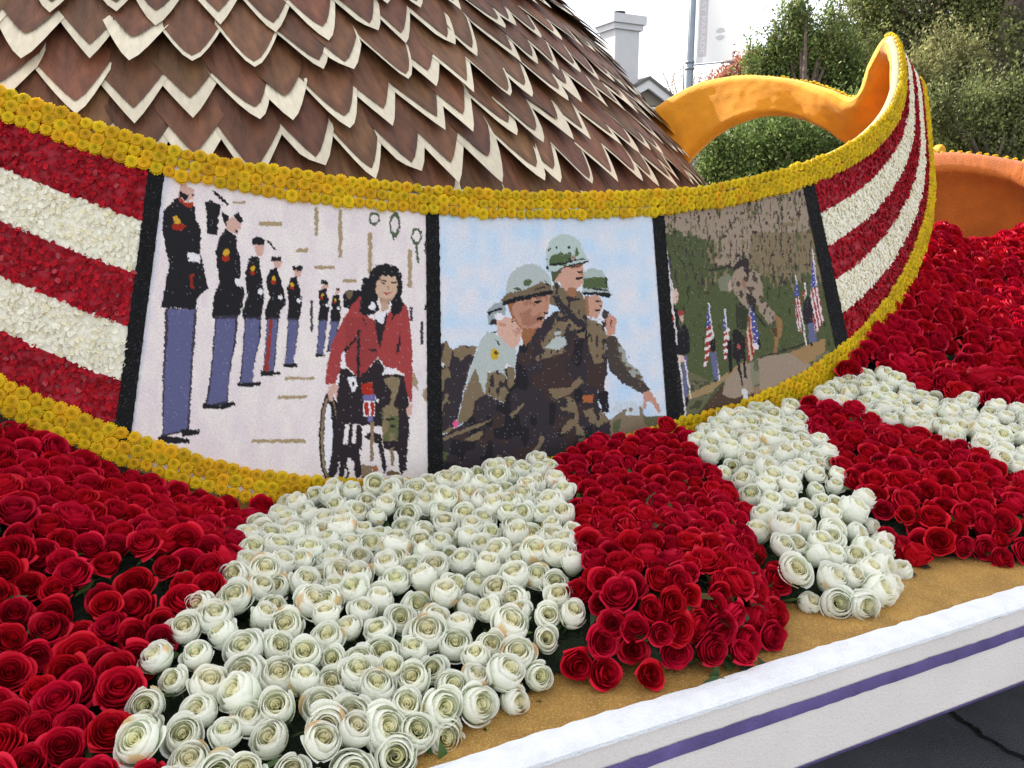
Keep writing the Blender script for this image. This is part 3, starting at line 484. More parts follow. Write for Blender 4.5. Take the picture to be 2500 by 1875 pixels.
# ================================================================ ground
DECK = .74
ground = obj('street', mesh('street', [(-400,-400,0),(400,-400,0),(400,600,0),(-400,600,0)], [(0,1,2,3)], [M['asphalt']]), kind='structure')
cp = [unz(2320,1735,.004), unz(2345,1757,.004), unz(2380,1777,.004), unz(2395,1795,.004), unz(2430,1812,.004), unz(2460,1833,.004), unz(2500,1850,.004), unz(2560,1885,.004), unz(2680,1960,.004)]
t = np.linspace(0, len(cp)-1, 90); c = interp(cp, t); c[:, :2] += (rng.random((90, 2))-.5)*.005; d = nrm(np.gradient(c, axis=0)); n2 = np.stack([-d[:, 1], d[:, 0], 0*d[:, 0]], 1); wv = (.006+.006*rng.random(90))[:, None]
obj('road_crack', fast_mesh('road_crack', np.stack([c-n2*wv, c+n2*wv], 1).reshape(-1, 3), gridfaces(90, 2)[:, ::-1], [M['crack']]), kind='structure')
# ================================================================ float base
E0, E1 = unz(1200, 1834, DECK), unz(2500, 1435, DECK); U = nrm(E1-E0); W = np.array((U[1], -U[0], 0.))       # along the edge / outwards
fl = thing('float_base', 'parade float platform with golden seeded top, white edge and purple line along its side', 'parade float', (float(E0[0]), float(E0[1]), 0))
def dpt(a, o, z): return E0 + U*a + W*o + np.array((0, 0, z-DECK))
ns = 420; aa = np.linspace(-3.5, 6.5, ns)
jit = lambda k, amp: ((vnoise(aa*11, aa*0+k, 0)-.5)*.5 + (vnoise(aa*55, aa*0+k, 1)-.5)*.35 + (rng.random(ns)-.5)*.35)*amp
def band(name, rows, m, flip=False, sm=True):
    """rows: list of functions a-> (out, z) arrays"""
    P = np.stack([E0 + U*aa[:, None] + W*np.asarray(o)[:, None]*np.ones((ns, 1)) + np.array((0, 0, 1.))*(np.asarray(z)[:, None]-DECK) for o, z in rows], 1).reshape(-1, 3)
    f = gridfaces(ns, len(rows)); return put(obj(name, fast_mesh(name, P, f if not flip else f[:, ::-1], [m], sm)), fl)
one = np.ones(ns)
nx, ny = 260, 90; A_, B_ = np.meshgrid(np.linspace(-3.5, 6.5, nx), np.linspace(.03, -7., ny)**1, indexing='ij'); P = E0 + U*A_.reshape(-1, 1) + W*B_.reshape(-1, 1)
P[:, 2] += .006*(vnoise(A_.ravel()*3, B_.ravel()*3)-.5)
put(obj('deck_top', fast_mesh('deck_top', P, gridfaces(nx, ny), [M['deck']], True)), fl)
lw = .053
band('edge_trim', [(jit(1, .012), (DECK+.0065)*one), (.02*one, (DECK+.0075)*one + jit(2, .0006)), (.045*one, (DECK+.006)*one+jit(3, .0006)), (lw*one-.004, (DECK+.003)*one), (lw*one+.003, (DECK-.003)*one+jit(4, .001)), (lw*one+.004, (DECK-.010)*one+jit(5, .006))], M['trim'], False, False)
zb = .535
band('side_panel', [(lw*one, (DECK-.012)*one), (lw*one, (DECK-.08)*one), (lw*one, zb*one), ((lw-.04)*one, zb*one), ((lw-.05)*one, (zb+.03)*one)], M['side'], False, False)
band('purple_line', [((lw+.003)*one, .687*one+jit(6, .004)), ((lw+.0045)*one, .675*one), ((lw+.003)*one, .658*one+jit(7, .005))], M['purple'])
band('bottom_edging', [((lw+.003)*one, (zb+.004)*one), ((lw+.003)*one, (zb-.003)*one), ((lw-.02)*one, (zb-.003)*one)], M['purple'])
V, F = [], []; box(V, F, (-3.4, -6.6, .12), (6.4, -.9, .70)); V = [E0*np.array((1, 1, 0)) + U*a + W*b + np.array((0, 0, z)) for a, b, z in V]
put(obj('shade_box', mesh('shade_box', V, [f[::1] for f in F], [M['shadebox']])), fl)  # unseen dark box added under the deck to block light

# ================================================================ rose beds
ctl = []          # (x,y,z) control points of the bloom surface
def cz(x, y, z): ctl.append(unz(x, y, z))
def cd(x, y, d): ctl.append(un(x, y, d))
for x, y in ((900,1900),(1060,1800),(1250,1700),(1400,1640),(1600,1632),(1752,1592),(1885,1555),(2000,1470),(2140,1470),(2195,1420),(2300,1345),(2434,1350),(2600,1350),(2800,1300)): cz(x, y, .79)
for x, y, z in ((300,1990,.785),(0,1990,.80),(-300,1950,.83),(330,1700,.83),(60,1650,.86),(80,1480,.92),(-200,1500,.96),(100,1250,1.01),(400,1350,.93),(500,1500,.87),(700,1700,.815),(700,1450,.86),(900,1450,.845),(1100,1550,.815),(1200,1350,.85),(1000,1280,.86),(1500,1500,.855),(1480,1250,.885),(1650,1350,.90),(1790,1450,.875),(1600,1500,.865),(1950,1250,.845),(2050,1380,.81),(2250,1180,.875),(2400,1250,.84),(2250,1000,.93),(2420,1080,.91),(2330,900,.985),(2500,950,.98)): cz(x, y, z)
for s_, dz in ((1,-.03),(2,-.03),(2.5,-.03),(3,-.03),(3.5,-.03),(4,-.01),(4.25,.06),(4.5,.11),(5,.14),(5.5,.13),(6,.11),(6.5,.095),(7,.08),(7.5,.065),(8,.045),(8.5,.015),(9,-.01),(9.5,-.03),(10,-.05),(10.5,-.09)):
    q = ribn([s_], [1.], .06)[0][0]; q[2] += dz; ctl.append(q)
for x, y, d in ((2290,640,3.95),(2400,680,4.0),(2500,640,4.2),(2600,620,4.3),(2350,760,3.6),(2500,800,3.55),(2290,570,4.3),(2400,580,4.5),(2520,560,4.6),(2650,560,4.7)): cd(x, y, d)
ctl = np.array(ctl)
def tps_fit(P, lam=2e-4):
    n = len(P); D = np.linalg.norm(P[:, None, :2]-P[None, :, :2], axis=2); K = np.where(D > 0, D**2*np.log(D+1e-12), 0) + lam*np.eye(n)
    Q = np.hstack([np.ones((n, 1)), P[:, :2]]); A = np.block([[K, Q], [Q.T, np.zeros((3, 3))]]); return np.linalg.solve(A, np.concatenate([P[:, 2], np.zeros(3)]))
TW = tps_fit(ctl)
def surf0(xy):
    xy = np.atleast_2d(xy); D = np.linalg.norm(xy[:, None]-ctl[None, :, :2], axis=2); return np.where(D > 0, D**2*np.log(D+1e-12), 0) @ TW[:len(ctl)] + TW[-3] + xy @ TW[-2:]
def polydist(xy, pl):
    d = np.full(len(xy), 9.)
    for a, b in zip(pl[:-1], pl[1:]):
        t = np.clip(((xy-a) @ (b-a))/max((b-a) @ (b-a), 1e-9), 0, 1)[:, None]; d = np.minimum(d, np.linalg.norm(xy-(a+t*(b-a)), axis=1))
    return d
FRONT = np.array([unz(x, y, .77)[:2] for x, y in ((640,1990),(780,1960),(900,1890),(1060,1805),(1250,1705),(1400,1640),(1600,1640),(1752,1596),(1888,1560),(1906,1500),(1925,1462),(2023,1470),(2140,1476),(2199,1430),(2188,1350),(2164,1317),(2275,1347),(2434,1355),(2600,1352),(2900,1300))])
RIGHT1 = np.array([unz(x, y, .83)[:2] for x, y in ((1780,1180),(1823,1259),(1864,1329),(1888,1376),(1906,1435),(1912,1500))])
RIGHT2 = np.array([unz(x, y, .83)[:2] for x, y in ((1999,1070),(2070,1159),(2117,1235),(2150,1306))])
def surf(xy, edge=True):
    xy = np.atleast_2d(xy); z = surf0(xy)
    if edge:
        f = lambda d, wdt: np.clip(1-d/wdt, 0, 1)**2
        z = z - .05*f(polydist(xy, FRONT), .11)
        z = z - .03*f(polydist(xy, RIGHT1), .08) - .02*f(polydist(xy, RIGHT2), .07)
    return z
W1L = [(700,1225),(640,1262),(600,1290),(575,1330),(540,1400),(450,1490),(385,1560),(345,1640),(300,1745),(305,1800),(360,1880),(400,2000)]
WR = [(1341,1141),(1400,1200),(1417,1247),(1403,1329),(1406,1441),(1378,1529),(1394,1640)]
RW = [(1688,1084),(1752,1141),(1788,1194),(1823,1259),(1864,1329),(1888,1376),(1908,1435),(1915,1500)]
W2R = [(1945,985),(1999,1070),(2070,1159),(2117,1235),(2150,1306),(2175,1330)]
R2W = [(2005,962),(2072,998),(2130,1019),(2181,1034),(2241,1046),(2300,1070),(2364,1094),(2430,1128),(2500,1165),(2800,1330)]
W3R = [(2060,916),(2124,895),(2178,915),(2268,948),(2331,965),(2431,990),(2500,1000),(2800,1070)]
BEDS = [
 ('red', [(-260,880),(0,990),(177,1066),(329,1130),(500,1190),(640,1215)]+W1L+[(-260,2000)], 'red rose bed under the low end of the ribbon, widest of the red beds', 'rose_bed'),
 ('white', W1L[::-1]+[(780,1185),(920,1165),(1060,1150),(1200,1135),(1330,1110)]+WR+[(1250,1720),(1060,1815),(900,1895),(780,1965),(640,2000)], 'broad white rose bed below the picture of the seated red-jacketed figure', 'rose_bed'),
 ('red', WR[::-1]+[(1400,1090),(1470,1058),(1611,1040),(1680,1050)]+RW+[(1912,1510),(1892,1572),(1752,1606),(1600,1650)], 'plump mounded red rose bed below the picture of three helmeted figures', 'rose_bed'),
 ('white', RW[::-1]+[(1740,1020),(1850,980)]+W2R+[(2195,1345),(2206,1440),(2140,1485),(2023,1478),(1925,1470)], 'narrow white rose bed between two red beds, tapering to a point on golden deck', 'rose_bed'),
 ('red', W2R[::-1]+R2W+[(2900,1290),(2600,1362),(2434,1364),(2275,1355)], 'red rose bed between two white beds, below the striped curl of the ribbon', 'rose_bed'),
 ('white', R2W[::-1]+W3R, 'white rose bed running under the sunlit red roses beside the curl', 'rose_bed'),
 ('red', W3R[::-1]+[(2100,830),(2180,740),(2235,650),(2262,570),(2300,548),(2360,600),(2420,590),(2500,562),(2700,520)], 'sunlit red rose bed in front of the orange wall', 'rose_bed'),
]
# ---- rose heads: overlapping curled petals
def rose_geo(seed, white, openness=1.0):
    r = random.Random(seed); V, F, C, MI = [], [], [], []; o = openness
    def petal(a0, half, Rb, Rt, h0, h1, curl, pinch, ring, last, nu=9, nv=8):
        b = len(V); ph = r.uniform(0, 6.28); amp = .005+.002*ring; pt = r.uniform(.0, .05); tilt = r.uniform(-.03, .03)
        stain = white and last and r.random() < .07
        for i in range(nu):
            u = -1+2*i/(nu-1)
            for j in range(nv):
                v = j/(nv-1); wdt = half*(.5+.5*min(1, v*2.4))*(1-.16*max(0, v-.75)/.25); a = a0 + u*wdt
                rad = Rb + (Rt-Rb)*math.sin(min(1, v*1.35)*math.pi/2)**.85
                k = max(0, (v-.5)/.5)
                rad += (-pinch*Rt*k**1.5 + curl*k**2.2*(1+.3*math.sin(2*u+ph)))
                h = h0 + (h1-h0)*(v**.85) - (abs(u)**3)*.09*v + pt*v**3*max(0, 1-abs(u)*1.3) + tilt*u*v
                if curl > .02: h -= curl*1.05*max(0, (v-.72)/.28)**2
                rad += amp*math.sin(3*u+ph)*v + .011*u
                V.append((rad*math.cos(a), rad*math.sin(a), h))
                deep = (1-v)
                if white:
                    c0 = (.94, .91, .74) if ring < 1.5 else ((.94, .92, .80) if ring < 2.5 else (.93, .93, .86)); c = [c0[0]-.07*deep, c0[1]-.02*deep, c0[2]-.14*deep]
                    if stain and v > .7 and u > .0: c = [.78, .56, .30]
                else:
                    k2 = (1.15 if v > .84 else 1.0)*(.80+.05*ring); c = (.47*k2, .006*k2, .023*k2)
                C.append(tuple(c))
        for i in range(nu-1):
            for j in range(nv-1): q = b+i*nv+j; F.append((q, q+nv, q+nv+1, q+1)); MI.append(0)
    b = len(V); n = 30 if not white else 22; loose = r.uniform(.85, 1.2)
    for i in range(n):      # rolled centre
        a = i*.60; rad = (.018+.118*(i/n)**.9)*loose
        for j in range(4):
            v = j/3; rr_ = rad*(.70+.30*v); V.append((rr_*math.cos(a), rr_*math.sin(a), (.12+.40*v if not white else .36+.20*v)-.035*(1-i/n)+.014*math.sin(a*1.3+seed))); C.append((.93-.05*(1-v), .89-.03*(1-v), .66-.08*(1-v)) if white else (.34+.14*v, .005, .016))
    for i in range(n-1):
        for j in range(3): q = b+i*4+j; F.append((q, q+4, q+5, q+1)); MI.append(0)
    if white: rings = [(1, 3, .07, .17, .08, .555, .0, .06), (2, 3, .09, .265, .0, .60, .0, .20), (3, 3, .13, .37*o, -.10, .615, .0, .26), (4, 4, .16, .445*o, -.20, .575, .015, .20), (5, 3, .17, .475*o, -.25, .46, .07*o, .04)]
    else: rings = [(1, 3, .07, .18, .08, .53, .0, .06), (2, 3, .08, .25, .04, .56, .012, .03), (3, 4, .09, .32*o, -.01, .555, .03, .0), (4, 4, .10, .385*o, -.08, .52, .05*o, .0), (5, 5, .12, .43*o, -.16, .455, .075*o, .0), (6, 3, .12, .46*o, -.22, .36, .10*o, .0)]
    for q, (ring, cnt, Rb, Rt, h0, h1, curl, pinch) in enumerate(rings):
        off = r.uniform(0, 6.28)
        for i in range(cnt):
            a = off + 2*math.pi*i/cnt + r.uniform(-.14, .14)
            petal(a, math.pi/cnt*(1.38 if cnt > 3 or ring < 4 else .95)*r.uniform(.92, 1.1), Rb, Rt*r.uniform(.95, 1.05), h0, h1*r.uniform(.95, 1.05), curl*r.uniform(.3, 1.5), pinch, ring, q > 2)
    b = len(V); n = 10      # closed cup under the petals, then sepals
    for rad, z in ((.07, -.32), (.17, -.25), (.29, -.12), (.33, .06)):
        for i in range(n): a = 2*math.pi*i/n; V.append((rad*math.cos(a), rad*math.sin(a), z)); C.append((.70, .76, .50) if white else (.24, .006, .014))
    for k in range(3):
        for i in range(n): F.append((b+k*n+i, b+k*n+(i+1) % n, b+(k+1)*n+(i+1) % n, b+(k+1)*n+i)); MI.append(1 if k == 0 else 0)
    for i in range(5):
        a = 2*math.pi*i/5+.3; ca, sa = math.cos(a), math.sin(a); k = len(V)
        V += [(.10*ca-.07*sa, .10*sa+.07*ca, -.28), (.10*ca+.07*sa, .10*sa-.07*ca, -.28), (.34*ca, .34*sa, -.2), (.48*ca, .48*sa, -.26)]; C += [(.05, .1, .03)]*4; F += [(k, k+1, k+2), (k, k+2, k+3)]; MI += [1, 1]
    return mesh('rose', V, F, [M['rose_w' if white else 'rose_r'], M['sepal']], True, MI, np.array(C))
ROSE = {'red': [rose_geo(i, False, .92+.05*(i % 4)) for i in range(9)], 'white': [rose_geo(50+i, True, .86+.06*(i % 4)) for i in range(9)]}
# ---- scatter
cand = np.stack([rng.uniform(-1.9, 3.6, 120000), rng.uniform(.75, 5.1, 120000)], 1); z = surf(cand); P = np.column_stack([cand, z]); px, py, pd = proj(P)
m = (pd > .5) & (px > -230) & (px < 2700) & (py < 1990) & (py > 480); cand, z, px, py = cand[m], z[m], px[m], py[m]
# leave out everything on the far side of the ribbon's foot
sb = np.linspace(.6, 10.6, 200); foot = ribn(sb, np.full(200, 1.), .0)[0]
fxi = np.interp(cand[:, 0], foot[:, 0], foot[:, 1]); ok = (cand[:, 1] < fxi-.015) | (cand[:, 0] > foot[:, 0].max()-.35)
cand, z, px, py = cand[ok], z[ok], px[ok], py[ok]
bedid = np.full(len(cand), -1)
for i, (colr, poly, *_ ) in enumerate(BEDS): bedid[(bedid < 0) & inpoly(px, py, poly)] = i
ok = bedid >= 0; cand, z, bedid = cand[ok], z[ok], bedid[ok]
SPC = {'red': .0378, 'white': .0415}
spc = np.array([SPC[BEDS[i][0]]*(1.10, 1.06, 1.0, 1.10, 1.08, 1.15, 1.62)[i] for i in bedid])
cell = {}; acc = []
for i in range(len(cand)):
    x, y, zz = cand[i, 0], cand[i, 1], z[i]; gx, gy = int(x/.07), int(y/.07); good = True
    for ax in (gx-1, gx, gx+1):
        for ay in (gy-1, gy, gy+1):
            for j in cell.get((ax, ay), ()):
                if (cand[j, 0]-x)**2+(cand[j, 1]-y)**2+(z[j]-zz)**2 < (min(spc[i], spc[j])*.5+max(spc[i], spc[j])*.5)**2: good = False; break
            if not good: break
        if not good: break
    if good: cell.setdefault((gx, gy), []).append(i); acc.append(i)
acc = np.array(acc); e = .012
gx = (surf(cand[acc]+(e, 0))-surf(cand[acc]-(e, 0)))/(2*e); gy = (surf(cand[acc]+(0, e))-surf(cand[acc]-(0, e)))/(2*e)
NRM = nrm(np.column_stack([-gx, -gy, np.ones(len(acc))]))
lean = NRM + np.array((0.08, -.42, 0)) + rng.normal(0, .21, (len(acc), 3)); lean = nrm(lean)
bedroots = []
for bi, (colr, poly, label, nm) in enumerate(BEDS):
    idx = np.where(bedid[acc] == bi)[0]; pts = np.column_stack([cand[acc[idx]], z[acc[idx]]]); base = Vector(pts.mean(0)); base.z = DECK
    root = thing('rose_bed', label, 'rose bed', base); bedroots.append(root)
    sz = proj(pts); size = .065/sz[2]; on = (sz[0] > -20) & (sz[0] < 2520) & (sz[1] < 1890); big = set(np.argsort(-(size*(on+.01)))[:300].tolist())
    rest = []
    for k, i in enumerate(idx):
        dia = spc[acc[i]]*rng.uniform(1.22, 1.80); q = Vector(lean[i]).to_track_quat('Z', 'Y').to_matrix().to_4x4() @ Matrix.Rotation(rng.uniform(0, 6.28), 4, 'Z')
        sc = Matrix.Diagonal((dia*rng.uniform(.93, 1.07), dia*rng.uniform(.93, 1.07), dia*rng.uniform(.9, 1.12), 1)); off = Vector(NRM[i])*(-.022+rng.normal(0, .006))
        mw = Matrix.Translation(Vector(pts[k])+off-base) @ q @ sc
        if k in big:
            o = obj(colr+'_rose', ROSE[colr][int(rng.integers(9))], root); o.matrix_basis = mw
        else: rest.append(mw)
    if rest:
        src = ROSE[colr]; allV, allF, allC, allM, nb = [], [], [], [], 0
        geo = []
        for me in src[:3]:
            v_ = np.zeros(len(me.vertices)*3); me.vertices.foreach_get('co', v_); c_ = np.zeros(len(me.vertices)*4); me.color_attributes['Col'].data.foreach_get('color', c_)
            geo.append((v_.reshape(-1, 3), [tuple(p_.vertices) for p_ in me.polygons], c_.reshape(-1, 4)[:, :3], [p_.material_index for p_ in me.polygons]))
        for k, mw in enumerate(rest):
            v_, f_, c_, m_ = geo[k % 3]; A4 = np.array(mw); allV.append(v_ @ A4[:3, :3].T + A4[:3, 3]); allF += [tuple(j+nb for j in f) for f in f_]; allC.append(c_*rng.uniform(.85, 1.1)); allM += m_; nb += len(v_)
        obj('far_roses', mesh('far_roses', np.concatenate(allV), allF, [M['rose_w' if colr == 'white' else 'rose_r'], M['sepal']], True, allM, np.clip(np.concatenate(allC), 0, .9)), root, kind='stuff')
    # dark foliage base under the blooms
    lo, hi = pts[:, :2].min(0)-.03, pts[:, :2].max(0)+.03; h = .022; nx, ny = [max(2, int(v_)) for v_ in np.ceil((hi-lo)/h)]
    X, Y = np.meshgrid(lo[0]+h*np.arange(nx), lo[1]+h*np.arange(ny), indexing='ij'); q = np.column_stack([X.ravel(), Y.ravel()]); zz = surf(q)-.06; dmin = np.full(len(q), 9.)
    for a in range(0, len(pts), 60): dmin = np.minimum(dmin, np.linalg.norm(q[:, None]-pts[None, a:a+60, :2], axis=2).min(1))
    g = gridfaces(nx, ny); okf = (dmin[g] < .042*max(1, spc[acc[idx]].mean()/.04)).all(1) & (polydist(q[g].mean(1), FRONT) > .03); g = g[okf]; used = np.unique(g); remap = -np.ones(len(q), int); remap[used] = np.arange(len(used))
    zz = zz + .012*(rng.random(len(zz))-.5)
    vv_ = np.column_stack([q[used], np.maximum(zz[used], DECK+.006)])-np.array(base)
    obj('foliage_base', fast_mesh('foliage_base', vv_, remap[g], [M['bedbase']], True), root)
    # leaves poking out between the heads
    n = int(len(pts)*(1.6 if bi != 6 else 3.0)); pk = pts[rng.integers(0, len(pts), n)].copy(); pk[:, :2] += rng.normal(0, .022, (n, 2)); pk[:, 2] = surf(pk[:, :2]) - rng.uniform(.004, .035, n)
    ax = nrm(rng.normal(0, 1, (n, 3))*np.array((1, 1, .45))); sd = nrm(np.cross(ax, rng.normal(0, .5, (n, 3))+np.array((0, 0, 1.)))); ln = rng.uniform(.012, .03, n)[:, None]
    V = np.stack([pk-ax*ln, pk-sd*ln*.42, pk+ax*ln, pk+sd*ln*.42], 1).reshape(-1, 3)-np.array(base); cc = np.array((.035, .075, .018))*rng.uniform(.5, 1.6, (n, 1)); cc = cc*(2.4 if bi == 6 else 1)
    obj('leaf_scatter', fast_mesh('leaf_scatter', V, np.arange(n*4).reshape(-1, 4), [M['leaf']], False, np.repeat(cc, 4, 0)), root, kind='stuff')
    print('bed', bi, colr, len(idx))
# ================================================================ feathered mound
MD = 6.6; mdir = nrm(np.array(((480-1250)/FPX, CP, 0.))); MC = mdir*MD           # axis
SIL = [(1333,0),(1371,43),(1431,99),(1479,137),(1509,185),(1543,223),(1573,266),(1612,301),(1659,365),(1693,417),(1723,455)]
prof = []
for x, y in SIL:
    r_ = un(x, y, 1.)-np.array((0, 0, CAMZ)); h = np.linalg.norm(r_[:2]); hd = r_[:2]/h
    sd = abs(mdir[0]*hd[1]-mdir[1]*hd[0]); Rr = MD*sd; Ld = MD*math.sqrt(1-sd*sd); prof.append((CAMZ + Ld*r_[2]/h, Rr-.02))
prof = sorted(prof); zs = [p_[0] for p_ in prof]; rs = [p_[1] for p_ in prof]
print('mound profile', [(round(a, 2), round(b, 2)) for a, b in prof])
zs = [.742, 1.25] + zs + [zs[-1]+.2, zs[-1]+.4, zs[-1]+.6, zs[-1]+.78, zs[-1]+.9, zs[-1]+.95]  # unseen dome above view, shaped for where its shadow falls on the beds
rs = [rs[0]+.26, rs[0]+.22] + rs + [rs[-1]*.90, rs[-1]*.76, rs[-1]*.57, rs[-1]*.34, rs[-1]*.12, .02]
fz = np.linspace(0, 1, 300); zz = np.interp(fz, np.linspace(0, 1, len(zs)), zs); rr = np.interp(fz, np.linspace(0, 1, len(rs)), rs)
k = np.ones(9)/9; zp = np.concatenate([[zz[0]]*4, zz, [zz[-1]]*4]); rp = np.concatenate([[rr[0]]*4, rr, [rr[-1]]*4]); zz = np.convolve(zp, k, 'valid'); rr = np.convolve(rp, k, 'valid')
mound = thing('feathered_mound', 'towering rounded form clad in overlapping brown pointed leaves with cream tips', 'float sculpture', (float(MC[0]), float(MC[1]), DECK+.004))
rr0 = rr; na = 96; an = np.linspace(0, 2*math.pi, na, endpoint=False); V = np.stack([(rr-.03).clip(.005)[:, None]*np.cos(an), (rr-.03).clip(.005)[:, None]*np.sin(an), (zz[:, None]-DECK-.004)*np.ones(na)], 2).reshape(-1, 3)
F = []
for i in range(len(zz)-1):
    for j in range(na): F.append((i*na+j, i*na+(j+1) % na, (i+1)*na+(j+1) % na, (i+1)*na+j))
obj('mound_body', fast_mesh('mound_body', V, np.array(F), [M['moundbody']], True), mound)
FW_, FL_ = .195, .50
def feather(seed, tipw):
    """two leaves, a brown one over a cream one that shows along the pointed tip"""
    r = random.Random(seed); V, F, C, MI = [], [], [], []; nu, nv = 9, 12
    skew = r.uniform(-.10, .10); torn = r.random() < .12; ppow = r.uniform(.75, 1.25); blend = r.random() < .35
    for layer in (0, 1):
        b = len(V); Ln = 1.0 if layer == 0 else 1.0-tipw*r.uniform(.9, 1.15); Wd = 1.0 if layer == 0 else 1.0-r.uniform(.02, .06)
        for i in range(nu):
            u = -1+2*i/(nu-1)
            for j in range(nv):
                v = j/(nv-1)
                # rounded shoulders, tip pulled to a point
                wv = Wd*(.86+.14*math.sin(min(1, v*1.5)*math.pi/2)); tip = 1-max(0, (v-.0))*0
                endy = Ln*(1-(.45+.05*skew)*abs(u+skew*.3)**(1.05*ppow+.25))
                if torn: endy = min(endy, .88+.03*math.sin(9*u))
                y = v*endy; x = u*wv*.5*(1-.10*v**3) + skew*.12*v*v
                z = .055*(1-u*u)*(.4+.6*v) + .10*v*v*.55 + (.012 if layer else 0) - .012*layer*v + .008*math.sin(5*u+seed)*v
                V.append((x, -y*FL_/FW_, z))
                k = r.uniform(.86, 1.10)*(1+.18*math.sin(14*u+seed*2.1)*.5); dk = .72 if (layer and v > .84 and blend) else 1
                C.append((.125*k*dk, .052*k*dk, .022*k*dk) if layer else (.72*k, .66*k, .52*k))
        for i in range(nu-1):
            for j in range(nv-1): q = b+i*nv+j; F.append((q, q+1, q+nv+1, q+nv)); MI.append(1 if layer == 0 else 0)
    return mesh('feather', V, F, [M['feather'], M['feathercream']], True, MI, np.clip(np.array(C), 0, .9))
FE = [feather(i, t_) for i, t_ in enumerate((.10, .13, .15, .11, .17, .12, .09, .14, .16, .12, .24, .05))]
sl = np.concatenate([[0], np.cumsum(np.hypot(np.diff(zz), np.diff(rr)))])
camang = math.atan2(-MC[1], -MC[0]); row = 0; nf = 0
tip_s = float(np.interp(1.30, zz, sl)); top_s = float(np.interp(zs[-1]-.25, zz, sl))
while tip_s < top_s and nf < 300:
    step = FW_*.90; Rm = float(np.interp(tip_s, sl, rr)); na_ = step/Rm; a = camang-R(78) + (na_*.5 if row % 2 else 0)
    while a < camang+R(96) and nf < 300:
        aj = a + rng.normal(0, na_*.07); st = tip_s + FL_*.93 + rng.normal(0, .012)
        def pt(s_, a_):
            r_, z_ = float(np.interp(s_, sl, rr)), float(np.interp(s_, sl, zz)); return Vector((r_*math.cos(a_), r_*math.sin(a_), z_-DECK-.004))
        n0 = Vector((math.cos(aj), math.sin(aj), .5)).normalized(); top, low = pt(st, aj)-n0*.022, pt(tip_s, aj)+n0*.018; yax = (top-low).normalized(); nn = Vector((math.cos(aj), math.sin(aj), 0)); nn = (nn-yax*nn.dot(yax)).normalized(); xax = yax.cross(nn)
        wp = low + Vector((MC[0], MC[1], DECK)); qx, qy, qd = proj(np.array(wp))
        if -140 < qx < 1800 and -170 < qy < 640 and qd > 1:
            tw = Matrix.Rotation(rng.normal(0, .055), 3, nn); B3 = Matrix((xax, yax, nn)).transposed(); B3 = tw @ B3
            sc = FW_*rng.uniform(1.12, 1.26); o = obj('feather', FE[int(rng.integers(12))], mound)
            o.matrix_basis = Matrix.Translation(top + nn*(.004*rng.random())) @ B3.to_4x4() @ Matrix.Diagonal((sc, FW_*rng.uniform(.98, 1.08), FW_*rng.uniform(.85, 1.35), 1)); nf += 1
        a += na_*rng.uniform(.97, 1.03)
    tip_s += .225; row += 1
print('feathers', nf)

# ================================================================ orange wall behind the right bed
ow = thing('orange_wall', 'curved orange wall with flower-edged lip behind the sunlit red roses', 'float decoration', un(2420, 600, 4.75)*np.array((1, 1, 0))+np.array((0, 0, DECK)))
top = np.array([un(*q) for q in ((2150,420,4.95),(2230,383,4.95),(2300,371,4.92),(2370,371,4.88),(2440,383,4.82),(2500,402,4.74),(2580,440,4.6),(2680,510,4.4))])
t = np.linspace(0, len(top)-1, 80); T = interp(top, t); bk = nrm(np.column_stack([-np.gradient(T[:, 1]), np.gradient(T[:, 0]), 0*t]))      # away from the camera
rows = []
for (o_, dz) in ((.20, -.012), (.15, .003), (.12, .0), (.085, -.022), (.03, -.072), (.0, -.105), (.005, -.125), (.035, -.15), (.06, -.3), (.05, -.5), (.03, -.9)):  # light band shaped in: lip tilted to catch sun, face recessed in shade
    q = T + bk*o_; q[:, 2] = np.maximum(T[:, 2]+dz, DECK+.005) if dz > -.85 else DECK+.005; rows.append(q)
P = np.stack(rows, 1); P += .0012*rng.normal(0, 1, P.shape); f = gridfaces(80, len(rows))
put(obj('wall_face', fast_mesh('wall_face', P.reshape(-1, 3), f, [M['orange']], True)), ow)
rows = [T+bk*.20+np.array((0, 0, -.012)), T+bk*.22+np.array((0, 0, -.2))]; q = T+bk*.22; q[:, 2] = DECK+.005; rows.append(q)
put(obj('wall_back', fast_mesh('wall_back', np.stack(rows, 1).reshape(-1, 3), gridfaces(80, 3)[:, ::-1], [M['orange']], True)), ow)
L_ = np.concatenate([[0], np.cumsum(np.linalg.norm(np.diff(T, axis=0), axis=1))]); d = .05
while d < L_[-1]:
    q = np.array([np.interp(d, L_, (T+bk*.17)[:, k]) for k in range(3)]); q[2] += .004; o = obj('chrysanthemum', MUM_ME[int(rng.integers(4))], ow)
    o.matrix_basis = Matrix.Translation(Vector(q)-ow.location) @ Euler((rng.normal(0, .25), rng.normal(0, .25), rng.uniform(0, 6))).to_matrix().to_4x4() @ Matrix.Scale(.036, 4); d += .033*rng.uniform(.9, 1.5)
